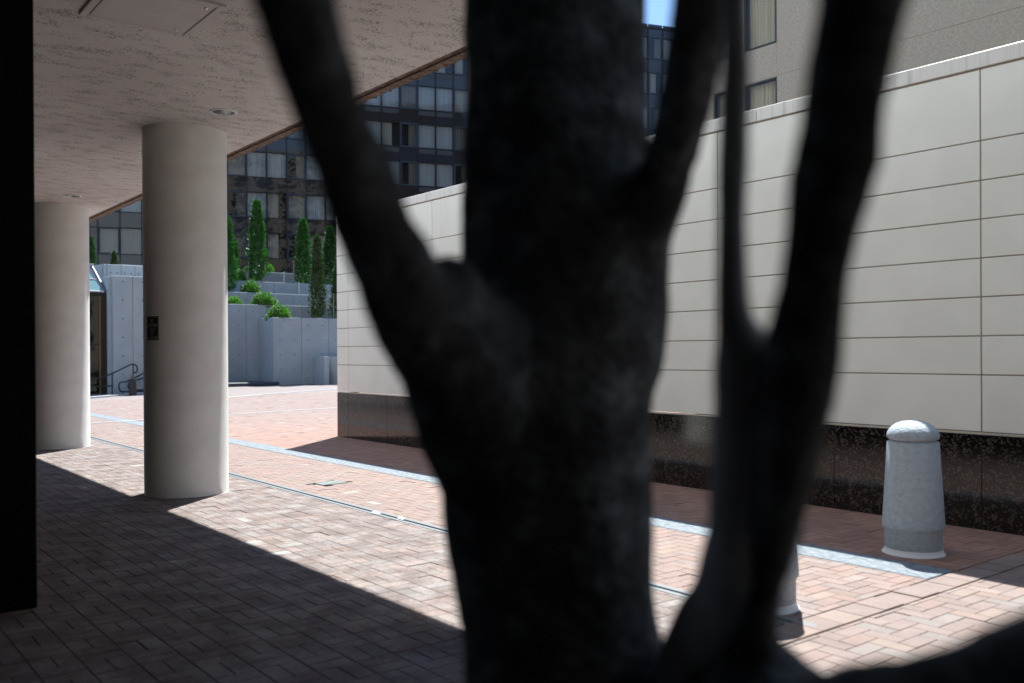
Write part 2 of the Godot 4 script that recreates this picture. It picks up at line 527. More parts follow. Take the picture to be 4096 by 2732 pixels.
func add_brick(mb: MB, r: Rect2, col: Color, lift: float, t1: float, t2: float) -> void:
	var g := 0.0018
	var bev := 0.0025
	var x0 := r.position.x + g
	var x1 := r.end.x - g
	var y0 := r.position.y + g
	var y1 := r.end.y - g
	var cx := (x0 + x1) / 2
	var cy := (y0 + y1) / 2
	var H := func(x: float, y: float) -> float: return lift + (x - cx) * t1 + (y - cy) * t2
	var top := []
	var rim := []
	for q in [[x0, y0, 1, 1], [x1, y0, -1, 1], [x1, y1, -1, -1], [x0, y1, 1, -1]]:
		rim.append(W(q[0], H.call(q[0], q[1]) - bev, q[1]))
		var ix: float = q[0] + q[2] * bev
		var iy: float = q[1] + q[3] * bev
		top.append(W(ix, H.call(ix, iy), iy))
	mb.quad(top[0], top[1], top[2], top[3], Vector3.UP, col)
	var outs := [Vector3(0, 0.6, 1), Vector3(1, 0.6, 0), Vector3(0, 0.6, -1), Vector3(-1, 0.6, 0)]
	for k in 4:
		var k2 := (k + 1) % 4
		mb.quad(rim[k], rim[k2], top[k2], top[k], outs[k], col)
		var dn := Vector3(0, -0.03, 0)
		mb.quad(rim[k] + dn, rim[k2] + dn, rim[k2], rim[k], outs[k], col)

func clip_to(r: Rect2, zone: Rect2) -> Rect2:
	return r.intersection(zone)

func pattern_rects(zone: Rect2, herring: bool) -> Array:
	var m := 0.208
	var u := m / 2.0
	var list := []
	if not herring:
		var i0 := int(floor(zone.position.x / m)) - 1
		var i1 := int(ceil(zone.end.x / m)) + 1
		var j0 := int(floor(zone.position.y / m)) - 1
		var j1 := int(ceil(zone.end.y / m)) + 1
		for i in range(i0, i1):
			for j in range(j0, j1):
				var o := Vector2(i * m + 0.095, j * m + 0.04)
				if posmod(i + j, 2) == 0:
					list.append(Rect2(o, Vector2(m, u))); list.append(Rect2(o + Vector2(0, u), Vector2(m, u)))
				else:
					list.append(Rect2(o, Vector2(u, m))); list.append(Rect2(o + Vector2(u, 0), Vector2(u, m)))
	else:
		for i in range(int(floor(zone.position.x / u)) - 2, int(ceil(zone.end.x / u)) + 2):
			for j in range(int(floor(zone.position.y / u)) - 2, int(ceil(zone.end.y / u)) + 2):
				var k := posmod(i - j, 4)
				if k == 0: list.append(Rect2(Vector2(i, j) * u, Vector2(m, u)))
				elif k == 3: list.append(Rect2(Vector2(i, j) * u, Vector2(u, m)))
	var out := []
	for r in list:
		if not zone.intersects(r): continue
		var q: Rect2 = r.intersection(zone)
		if q.size.x > 0.018 and q.size.y > 0.018: out.append(q)
	return out

func brick_field(called: String, zones: Array, herring: bool, film: bool, label: String, skip: Array = [], painted_bounce := 0.0) -> void:
	var root := thing(called, Vector3.ZERO, label, "", "", 0.0, "structure")
	var fw := Vector2(sin(deg_to_rad(38.26)), cos(deg_to_rad(38.26)))
	var rects := []
	for z in zones:
		for r in pattern_rects(z, herring):
			var keep := true
			for s in skip:
				if (s as Rect2).has_point(r.get_center()): keep = false
			if not keep: continue
			var p: Vector2 = r.get_center()
			var f := p.dot(fw)
			var lat := p.x * fw.y - p.y * fw.x
			var score := 0.0
			if f > 1.0 and abs(lat / f) < 0.56 and 1.5 / f < 0.365: score = r.get_area() / (f * f * f)
			if f < 0.5 and p.length() > 4.0: continue
			if lat / max(f, 0.1) < -0.95: continue
			rects.append([score, r])
	rects.sort_custom(func(a, b): return a[0] > b[0])
	var bm: Material = M.brick_film if film else M.brick
	var single := {}
	var rest := MB.new()
	for k in rects.size():
		var r: Rect2 = rects[k][1]
		var lift := rng.randf_range(-0.0014, 0.0008) - (0.004 if rng.randf() < 0.02 else 0.0)
		var t1 := rng.randf_range(-0.0045, 0.0045)
		var t2 := rng.randf_range(-0.0045, 0.0045)
		var col := brick_tone(film, painted_bounce * clamp((24.0 - r.get_center().y) / 12.0 + rng.randf_range(-0.15, 0.15), 0.15, 1.0))
		if k >= 300 or rects[k][0] <= 0.0:
			add_brick(rest, r, col, lift, t1, t2)
			continue
		var key := "%d_%d_%d" % [int(round(r.size.x * 500)), int(round(r.size.y * 500)), k % 14]
		if not single.has(key):
			var mb := MB.new()
			add_brick(mb, Rect2(-r.size / 2.0, r.size), col, 0.0, 0.0, 0.0)
			single[key] = mb.mesh(bm, true)
		var c: Vector2 = r.get_center()
		var o := inst("brick", single[key], root, W(c.x, lift, c.y))
		o.rotation = Vector3(t2, 0, t1)
	if rest.v.size():
		var o := inst("bricks_beyond", rest.mesh(bm, true), root)
		o.set_meta("kind", "stuff")

func ground() -> void:
	var mb := MB.new()
	mb.quad(Vector3(-300, -0.0105, -300), Vector3(300, -0.0105, -300), Vector3(300, -0.0105, 300), Vector3(-300, -0.0105, 300), Vector3.UP)
	var g := inst("ground", mb.mesh(M.joint), self)
	tag(g, "dark sandy bed under the brick paving", "", "", "structure")
	var far := MB.new()
	far.quad(W(-30, -0.006, 31.98), W(60, -0.006, 31.98), W(60, -0.006, 90), W(-30, -0.006, 90), Vector3.UP)
	far.quad(W(17.5, -0.006, 15), W(60, -0.006, 15), W(60, -0.006, 31.98), W(17.5, -0.006, 31.98), Vector3.UP)
	tag(inst("plaza", far.mesh(M.far_brick), self), "far sunlit brick plaza before the concrete planters", "", "", "structure")
	brick_field("pavement", [Rect2(-1.6, 3.06, 5.9, 28.9)], false, true, "chalky basketweave brick paving between the columns and the slot drain")
	var cover := Rect2(4.775, 9.53, 0.335, 0.26)
	brick_field("pavement", [Rect2(4.42, 3.06, 1.44, 28.9)], true, false, "herringbone brick paving between the slot drain and the grey strip", [cover], 0.15)
	brick_field("pavement", [Rect2(6.22, 3.06, 1.60, 12.0), Rect2(6.22, 15.06, 11.3, 16.9)], true, false, "herringbone brick paving along the granite wall base, reddened to show reflected sunlight", [], 0.7)
	brick_field("pavement", [Rect2(0.6, 0.4, 7.22, 2.44)], true, false, "herringbone brick paving south of the raised brick course", [], 0.0)
	# a course of bricks that ends strip and drain
	var course := thing("brick_course", Vector3.ZERO, "straight course of bricks that closes off strip and drain", "", "", 0.0, "structure")
	var e := 0.6
	while e < 7.8:
		var b := MB.new()
		add_brick(b, Rect2(-0.104, -0.1, 0.208, 0.2), brick_tone(false), 0.0, 0.0, 0.0)
		inst("brick", b.mesh(M.brick, true), course, W(e + 0.104, 0.003 + rng.randf_range(-0.003, 0.004), 2.945))
		e += 0.208
	# the exposed-aggregate strip, in lengths
	var strip := thing("paving_strip", Vector3.ZERO, "grey exposed-aggregate strip running through the brick paving", "", "", 0.0, "structure")
	var nn := 3.06
	while nn < 32.0:
		boxpart("slab", W(5.862, -0.03, nn + 0.004), W(6.218, 0.004, nn + 1.52), M.aggregate, strip, 0.005)
		nn += 1.524
	# slot drain
	var dr := thing("slot_drain", Vector3.ZERO, "narrow steel slot drain set into the brick paving", "drain")
	boxpart("edge_rail", W(4.298, -0.03, 2.92), W(4.334, 0.003, 31.9), M.drain_steel, dr, 0.002)
	boxpart("edge_rail", W(4.372, -0.03, 2.92), W(4.418, 0.004, 31.9), M.drain_steel, dr, 0.002)
	boxpart("slot", W(4.335, -0.03, 2.92), W(4.371, -0.0065, 31.9), M.drain_steel, dr)
	# pale joints across the plaza
	var pj := MB.new()
	for s in [[4.6, 21.35, 14.5, 23.35, 0.055], [11.0, 30.3, 24.0, 39.1, 0.09], [2.0, 21.3, 4.2, 21.33, 0.04]]:
		var a := Vector2(s[0], s[1])
		var b := Vector2(s[2], s[3])
		var d: Vector2 = (b - a).normalized().orthogonal() * s[4]
		pj.quad(W(a.x - d.x, 0.007, a.y - d.y), W(b.x - d.x, 0.007, b.y - d.y), W(b.x + d.x, 0.007, b.y + d.y), W(a.x + d.x, 0.007, a.y + d.y), Vector3.UP)
	tag(inst("pale_joints", pj.mesh(M.pale_paver), self), "thin pale joint lines crossing the far plaza", "", "", "structure")
	var cv := thing("access_cover", W(4.942, 0, 9.66), "small grey-green access cover with a diagonal cross in the bricks", "cover")
	boxpart("plate", Vector3(-0.158, -0.02, -0.122), Vector3(0.158, 0.009, 0.122), M.cover, cv, 0.004)
	for k in [-1.0, 1.0]:
		var bar := boxpart("rib", Vector3(-0.17, 0.0091, -0.006), Vector3(0.17, 0.0115, 0.006), M.concrete, cv, 0.002)
		bar.rotation.y = k * atan2(0.24, 0.31)

# ---------------------------------------------------------------- the arcade and its building
func arcade() -> void:
	var b := thing("arcade_building", Vector3.ZERO, "building over the arcade with a stained plaster soffit and brown stone edge", "building")
	# soffit with holes left for the lamps
	var lamps := [[3.447, 8.97], [3.43, 11.30], [3.44, 15.08], [3.45, 17.40]]
	var sx0 := -3.0
	var sx1 := 4.21
	var sn0 := 2.2
	var sn1 := 24.0
	var strips := [[sx0, 3.30, sn0, sn1], [3.59, sx1, sn0, sn1]]
	var prev := sn0
	var mb := MB.new()
	for l in lamps:
		strips.append([3.30, 3.59, prev, l[1] - 0.145])
		prev = l[1] + 0.145
	strips.append([3.30, 3.59, prev, sn1])
	for s in strips:
		mb.quad(W(s[0], 3.9, s[2]), W(s[1], 3.9, s[2]), W(s[1], 3.9, s[3]), W(s[0], 3.9, s[3]), Vector3.DOWN)
	for l in lamps:   # ring between the square gap and the round lamp
		var c := Vector2(3.445, l[1])
		for k in 24:
			var a0 := TAU * k / 24
			var a1 := TAU * (k + 1) / 24
			var sq := func(a: float) -> Vector2:
				var d := Vector2(cos(a), sin(a))
				return c + d * 0.145 / max(abs(d.x), abs(d.y))
			var p0 := c + Vector2(cos(a0), sin(a0)) * 0.112
			var p1 := c + Vector2(cos(a1), sin(a1)) * 0.112
			var q0: Vector2 = sq.call(a0)
			var q1: Vector2 = sq.call(a1)
			mb.quad(W(p0.x, 3.9, p0.y), W(p1.x, 3.9, p1.y), W(q1.x, 3.9, q1.y), W(q0.x, 3.9, q0.y), Vector3.DOWN)
	mb.quad(W(sx1, 3.9, sn0), W(sx1, 3.93, sn0), W(sx1, 3.93, sn1), W(sx1, 3.9, sn1), Vector3.RIGHT)
	part("soffit", mb, M.soffit, b)
	boxpart("edge_gap", W(4.0, 4.05, sn0), W(4.23, 4.30, sn1), M.plaster, b)
	# brown stone edge in lengths, with a ragged drip line
	var e0 := 2.2
	var k := 0
	while e0 < 24.0:
		var bs := MB.new()
		bs.box(W(4.24, 4.035, e0 + 2.396), W(4.60, 4.5, e0 + 0.004), 0.006)
		bs.box(W(4.50, 4.018, e0 + 2.39), W(4.60, 4.036, e0 + 0.01), 0.004)
		for d in 26:
			var dn := e0 + rng.randf_range(0.02, 2.36)
			var w := rng.randf_range(0.008, 0.03)
			bs.box(W(4.575 + rng.randf_range(0, 0.02), 4.004 + rng.randf_range(0, 0.01), dn + w), W(4.606, 4.022, dn), 0.004)
		part("edge_stone", bs, M.rust_stone, b)
		e0 += 2.4
		k += 1
	boxpart("unseen_tower", W(-14, 4.52, 2.2), W(4.58, 34, 24), M.bounce_cladding, b)  # out of view; shades the tree, pale to brighten the panel wall
	for r in 9:
		for q in 7:
			boxpart("window", W(4.58, 6.4 + r * 3.0, 3.5 + q * 3.0), W(4.60, 7.6 + r * 3.0, 4.5 + q * 3.0), M.dark_window, b)  # unseen too, kept small so the tower face stays bright
	boxpart("unseen_shade_wall", W(-1.69, 0, -2.0), W(4.2, 9.0, -1.6), M.bronze, b)  # out of view behind the camera, placed to darken the tree
	boxpart("unseen_shade_side", W(-1.695, 0, -1.6), W(-1.6, 9.0, 2.19), M.bronze, b)  # out of view beside the camera, keeps light off the tree
	boxpart("unseen_south_wing", W(-16, 0, -22), W(-1.7, 30, 2.195), M.stucco, b)  # out of view, placed to block sky light from under the arcade
	boxpart("ceiling_slab", W(-14, 4.31, 2.2), W(4.235, 4.52, 24), M.room, b)
	boxpart("unseen_dark_wall", W(0.3, -0.02, 6.76), W(0.6, 3.9, 24), M.black, b)  # out of view behind the pillar, placed to darken the arcade
	boxpart("unseen_dark_side", W(-3.3, -0.02, 2.3), W(-3.0, 3.9, 6.2), M.black, b)  # out of view to the west, helps keep the arcade dark
	# access hatch: raised frame and door
	var h := MB.new()   # the frame, with a real gap round the door
	h.box(W(1.64, 3.880, 6.97), W(1.69, 3.899, 6.20), 0.003)
	h.box(W(2.36, 3.880, 6.97), W(2.41, 3.899, 6.20), 0.003)
	h.box(W(1.691, 3.880, 6.97), W(2.359, 3.899, 6.922), 0.003)
	h.box(W(1.691, 3.880, 6.248), W(2.359, 3.899, 6.20), 0.003)
	var hatch := part("access_hatch", h, M.plaster, b)
	boxpart("hatch_door", W(1.699, 3.881, 6.914), W(2.351, 3.894, 6.256), M.plaster, hatch, 0.003)
	for q in [[2.28, 6.86], [2.30, 6.30]]:
		var kb := MB.new()
		kb.lathe([[0.0, -0.008], [0.012, -0.006], [0.014, 0.0]], 10, W(q[0], 3.881, q[1]))
		part("latch", kb, M.steel, hatch)
	# recessed lamps (unlit)
	var lab := ["recessed steel downlight in the soffit before the nearer whole column", "recessed steel downlight half hidden behind the column with the sign", "recessed steel downlight in the soffit before the far column", "recessed steel downlight in the soffit past the far column"]
	for j in 4:
		var c2: Array = lamps[j]
		var t := thing("downlight", W(3.445, 3.9, c2[1]), lab[j], "ceiling lamp", "downlights in the soffit")
		var ring := MB.new()
		ring.lathe([[0.108, -0.004], [0.110, -0.010], [0.130, -0.008], [0.134, -0.001]], 32)
		part("trim_ring", ring, M.lamp_trim, t)
		var rf := MB.new()
		rf.lathe([[0.107, -0.004], [0.100, 0.05], [0.085, 0.10], [0.06, 0.14], [0.0, 0.155]], 32)
		part("reflector", rf, M.steel, t)
		var bl := MB.new()
		bl.lathe([[0.0, 0.03], [0.028, 0.04], [0.036, 0.065], [0.03, 0.10], [0.02, 0.14]], 16)
		part("bulb", bl, M.sky_glass, t)
	# columns
	var clab := ["round pale concrete column in the middle, with a small black sign on it", "round pale concrete column behind the black pillar", "round pale concrete column hidden behind the tree trunk"]
	var cp := [[3.433, 10.06], [3.54, 16.34], [3.30, 3.86]]
	for j in 3:
		var cm := MB.new()
		cm.lathe([[0.437, 0.0], [0.433, 0.012], [0.433, 3.885], [0.436, 3.9]], 72)
		# crust of old mortar round the foot
		var t := thing("column", W(cp[j][0], 0, cp[j][1]), clab[j], "column", "columns of the arcade")
		part("shaft", cm, M.column, t)
	# black clad pillar
	var bp := thing("black_pillar", W(0.58, 0, 6.4), "black clad square pillar at the edge of the arcade", "pillar")
	boxpart("cladding", Vector3(-0.59, 0, -0.35), Vector3(0.595, 3.9, 0.35), M.black, bp, 0.006)
	boxpart("corner_strip", Vector3(0.5955, 0, 0.30), Vector3(0.5975, 3.9, 0.335), M.bronze, bp)
	# no-smoking sign, bent to the column
	sign_plate(W(3.433, 0, 10.06))
	# black receptacle on the hidden column
	var ar := thing("wall_box", W(2.93, 0, 4.0), "black metal box fixed to a column, just showing beside the trunk", "box")
	boxpart("case", Vector3(-0.12, 0.63, -0.09), Vector3(0.06, 0.86, 0.10), M.black, ar, 0.008)
	boxpart("bracket", Vector3(0.06, 0.70, -0.03), Vector3(0.13, 0.78, 0.03), M.rail, ar)

func sign_plate(base: Vector3) -> void:
	# centre of the sign at 1.79 m, facing between south and west on the column
	var t := thing("no_smoking_sign", base, "small black no smoking sign on the round column", "sign")
	var rr := 0.4345
	var dirc := atan2(0.0, 1.0)
	# the side of the column that faces the camera, turned towards its left edge
	var tocam := Vector2(-base.x, -base.z).normalized()      # x, z
	var mid := atan2(tocam.y, tocam.x) + deg_to_rad(50.5)
	var half := 0.093 / rr
	var y0 := 1.645
	var y1 := 1.895
	var arc := func(a: float, y: float, r: float) -> Vector3: return Vector3(cos(a) * r, y, sin(a) * r)
	var sheet := func(a0: float, a1: float, ya: float, yb: float, r: float, mm: Material, called: String) -> void:
		var mb := MB.new()
		var steps := 10
		for k in steps:
			var p := lerpf(a0, a1, float(k) / steps)
			var q := lerpf(a0, a1, float(k + 1) / steps)
			mb.quad(arc.call(p, ya, r), arc.call(q, ya, r), arc.call(q, yb, r), arc.call(p, yb, r), Vector3(cos(p), 0, sin(p)))
			mb.quad(arc.call(p, yb, r - 0.002), arc.call(q, yb, r - 0.002), arc.call(q, yb, r), arc.call(p, yb, r), Vector3.UP)
			mb.quad(arc.call(p, ya, r - 0.002), arc.call(q, ya, r - 0.002), arc.call(q, ya, r), arc.call(p, ya, r), Vector3.DOWN)
		part(called, mb, mm, t)
	var sm := mat(lin(0.008, 0.008, 0.009), 0.5)
	var ink := mat(lin(0.38, 0.37, 0.35), 0.6)
	sheet.call(mid - half, mid + half, y0, y1, rr, sm, "plate")
	var bw := 0.0045
	var inset := 0.010
	var ai := half - inset / rr
	var rb := rr + 0.0012
	sheet.call(mid - ai, mid + ai, y1 - inset - bw, y1 - inset, rb, ink, "border")
	sheet.call(mid - ai, mid + ai, y0 + inset, y0 + inset + bw, rb, ink, "border")
	sheet.call(mid - ai, mid - ai + bw / rr, y0 + inset, y1 - inset, rb, ink, "border")
	sheet.call(mid + ai - bw / rr, mid + ai, y0 + inset, y1 - inset, rb, ink, "border")
	var font := SystemFont.new()
	font.font_names = PackedStringArray(["Droid Sans"])
	font.font_weight = 700
	for l in [["NO", 1.848, 0.038, 0.055], ["SMOKING", 1.801, 0.038, 0.148], ["WITHIN", 1.760, 0.027, 0.098], ["25'", 1.717, 0.043, 0.058], ["OF BUILDING", 1.673, 0.027, 0.158]]:
		var tm := TextMesh.new()
		tm.text = l[0]
		tm.font = font
		tm.font_size = 64
		tm.pixel_size = 0.001
		tm.depth = 0.0
		var am := ArrayMesh.new()
		var arr := tm.get_mesh_arrays()
		var vs: PackedVector3Array = arr[Mesh.ARRAY_VERTEX]
		var lo := Vector3(9, 9, 9)
		var hi := -lo
		for p in vs:
			lo = lo.min(p); hi = hi.max(p)
		var ns := PackedVector3Array()
		for k in vs.size():
			var p := vs[k]
			var fx: float = (p.x - (lo.x + hi.x) / 2) / (hi.x - lo.x) * l[3]
			var fy: float = (p.y - (lo.y + hi.y) / 2) / (hi.y - lo.y) * l[2]
			var a := mid - fx / rr
			vs[k] = arc.call(a, l[1] + fy, rb)
			ns.append(Vector3(cos(a), 0, sin(a)))
		var na := []
		na.resize(Mesh.ARRAY_MAX)
		na[Mesh.ARRAY_VERTEX] = vs
		na[Mesh.ARRAY_NORMAL] = ns
		if arr[Mesh.ARRAY_INDEX] != null: na[Mesh.ARRAY_INDEX] = arr[Mesh.ARRAY_INDEX]
		am.add_surface_from_arrays(Mesh.PRIMITIVE_TRIANGLES, na)
		am.surface_set_material(0, ink)
		inst("lettering", am, t)

# ---------------------------------------------------------------- cream panel wall on granite
func panel_wall() -> void:
	var t := thing("panel_wall", W(7.82, 0, 0), "long cream panel wall on a polished dark granite base", "wall")
	var n_end := 15.0
	var n_start := -4.0
	boxpart("core", Vector3(0.012, 0.82, -14.965), Vector3(0.42, 3.9, -n_start), M.reveal, t)
	# granite slabs, 1.375 m long, and the short end slab
	var js := [n_start]
	var x := 3.617 - 1.3755 * 5
	while x < n_end - 0.2:
		if x > n_start + 0.2: js.append(x)
		x += 1.3755
	js[js.size() - 1] = 14.58
	js.append(n_end)
	for k in js.size() - 1:
		boxpart("granite_slab", Vector3(0.0, 0.0, -(js[k + 1] - 0.0025)), Vector3(0.034, 0.79, -(js[k] + 0.0025)), M.granite, t, 0.002)
	boxpart("granite_slab", Vector3(0.0345, 0.0, -15.0), Vector3(0.42, 0.79, -14.966), M.granite, t, 0.002)
	boxpart("trim", Vector3(0.006, 0.7905, -15.0), Vector3(0.034, 0.808, -n_start), M.trim, t, 0.003)
	# panels
	var hs := [0.812, 1.288, 1.612, 1.937, 2.260, 2.584, 2.905, 3.235, 3.829]
	var pj := [n_start, 0.865, 3.617, 6.37, 9.125, 11.88, 14.58, n_end]
	for k in pj.size() - 1:
		for r in 8:
			var mm: Material = M.panel
			if r == 7 and k == 4: mm = M.panel_stained
			var off := rng.randf_range(-0.0008, 0.0008)
			boxpart("panel", Vector3(0.002 + off, hs[r] + 0.0055, -(pj[k + 1] - 0.006)), Vector3(0.03, hs[r + 1] - 0.0055, -(pj[k] + 0.006)), mm, t, 0.003)
	for r in 8:
		boxpart("panel", Vector3(0.033, hs[r] + 0.007, -15.0), Vector3(0.42, hs[r + 1] - 0.007, -14.97), M.panel, t, 0.003)
	# coping in lengths
	var cj := [n_start, -0.25, 2.80, 5.86, 8.915, 11.97, n_end + 0.006]
	for k in cj.size() - 1:
		var c := MB.new()
		c.box(Vector3(-0.006, 3.842, -(cj[k + 1] - 0.0025)), Vector3(0.44, 3.972, -(cj[k] + 0.0025)), 0.004)
		part("coping", c, M.coping, t)

# ---------------------------------------------------------------- terraced concrete planters
func conc_wall(t: Node3D, e0: float, e1: float, n: float, h0: float, h1: float, joint0: float, step := 1.445, holes := true, hole_h0 := 0.04) -> void:
	var cuts := [e0]
	var x := joint0
	while x < e1 - 0.1:
		if x > e0 + 0.1: cuts.append(x)
		x += step
	cuts.append(e1)
	for k in cuts.size() - 1:
		boxpart("pour", W(cuts[k] + 0.008, h0, n), W(cuts[k + 1] - 0.008, h1, n + 0.25), M.concrete, t, 0.012)
	boxpart("backing", W(e0 + 0.05, h0, n + 0.03), W(e1 - 0.05, h1 - 0.06, n + 0.22), M.concrete, t)
	if holes:
		var mb := MB.new()
		var hx := joint0 - step * 20 + step * 0.25
		while hx < e1:
			if hx > e0 + 0.1:
				var hh := hole_h0
				while hh < h1 - 0.15:
					if hh > h0 + 0.02: mb.lathe([[0.022, 0.0], [0.0, 0.001]], 8, Vector3.ZERO)
					if hh > h0 + 0.02:
						var cnt := 18
						for q in range(mb.v.size() - cnt, mb.v.size()):
							var p := mb.v[q]
							mb.v[q] = W(hx + p.x, hh + p.z, n - 0.002 - p.y)
							mb.n[q] = Vector3(0, 0, 1)
					hh += 0.70
			hx += step / 2.0
		if mb.v.size():
			var o := part("tie_holes", mb, M.tie, t)
			o.set_meta("kind", "stuff")

func terraces() -> void:
	var a := thing("planter_wall", Vector3.ZERO, "tall front concrete planter with a rounded shrub and a narrow tree in it", "planter")
	conc_wall(a, 18.02, 30.0, 40.9, 0.0, 3.185, 19.445)
	for k in 2:
		boxpart("side_pour", W(18.02, 0, 41.152 + k * 0.73), W(18.27, 3.185, 41.87 + k * 0.73), M.concrete, a, 0.012)
	boxpart("soil", W(18.2, 2.9, 41.1), W(30, 3.05, 42.6), M.soil, a)
	var tops := [[42.62, 3.852, 12.0, 17.415, 1.447], [44.3, 4.54, 12.5, 17.74, 1.447], [46.0, 5.248, 12.8, 18.885, 1.447], [47.7, 5.922, 13.0, 18.80, 1.447]]
	var lab := ["lowest set-back concrete terrace wall behind the front planter", "second concrete terrace wall counted up from the plaza", "third concrete terrace wall with a pale pipe on its face", "topmost concrete terrace wall below the dark hotel windows"]
	var prev := 0.0
	for k in 4:
		var q: Array = tops[k]
		var w := thing("terrace_wall", Vector3.ZERO, lab[k], "terrace wall", "stepped terrace walls")
		conc_wall(w, q[2], 31.0, q[0], 0.0 if k == 0 else tops[k - 1][1] - 0.5, q[1], q[3], q[4], true, 0.04 if k == 0 else q[1] - 0.33)
		boxpart("soil", W(q[2], q[1] - 0.35, q[0] + 0.2), W(31, q[1] - 0.1, q[0] + 1.7), M.soil, w)
	var s := thing("concrete_block", Vector3.ZERO, "low concrete block standing before the front planter", "block")
	boxpart("front_pour", W(20.94, 0, 39.45), W(23.0, 1.33, 39.70), M.concrete, s, 0.012)
	boxpart("side_pour", W(20.05, 0, 40.885), W(20.3, 1.33, 39.72), M.concrete, s, 0.012)
	var infill := MB.new()
	infill.quad(W(20.05, 0, 40.88), W(20.94, 0, 39.46), W(20.94, 1.326, 39.46), W(20.05, 1.326, 40.88), Vector3(-1, 0, 1))
	infill.quad(W(20.05, 1.328, 40.88), W(20.94, 1.328, 39.46), W(23, 1.328, 39.5), W(23, 1.328, 40.88), Vector3.UP)
	part("corner_pour", infill, M.concrete, s)
	# dark low step with a rounded end
	var st := thing("low_step", Vector3.ZERO, "low dark slate step with rounded end at the planter foot", "step")
	var sm := MB.new()
	sm.box(W(12, 0, 42.6), W(17.9, 0.175, 40.62), 0.03)
	part("tread", sm, M.slate, st)
	var rc := MB.new()
	rc.lathe([[0.42, 0.0], [0.42, 0.145], [0.39, 0.172], [0.0, 0.172]], 28, W(17.9, 0, 41.05))
	part("rounded_end", rc, M.slate, st)

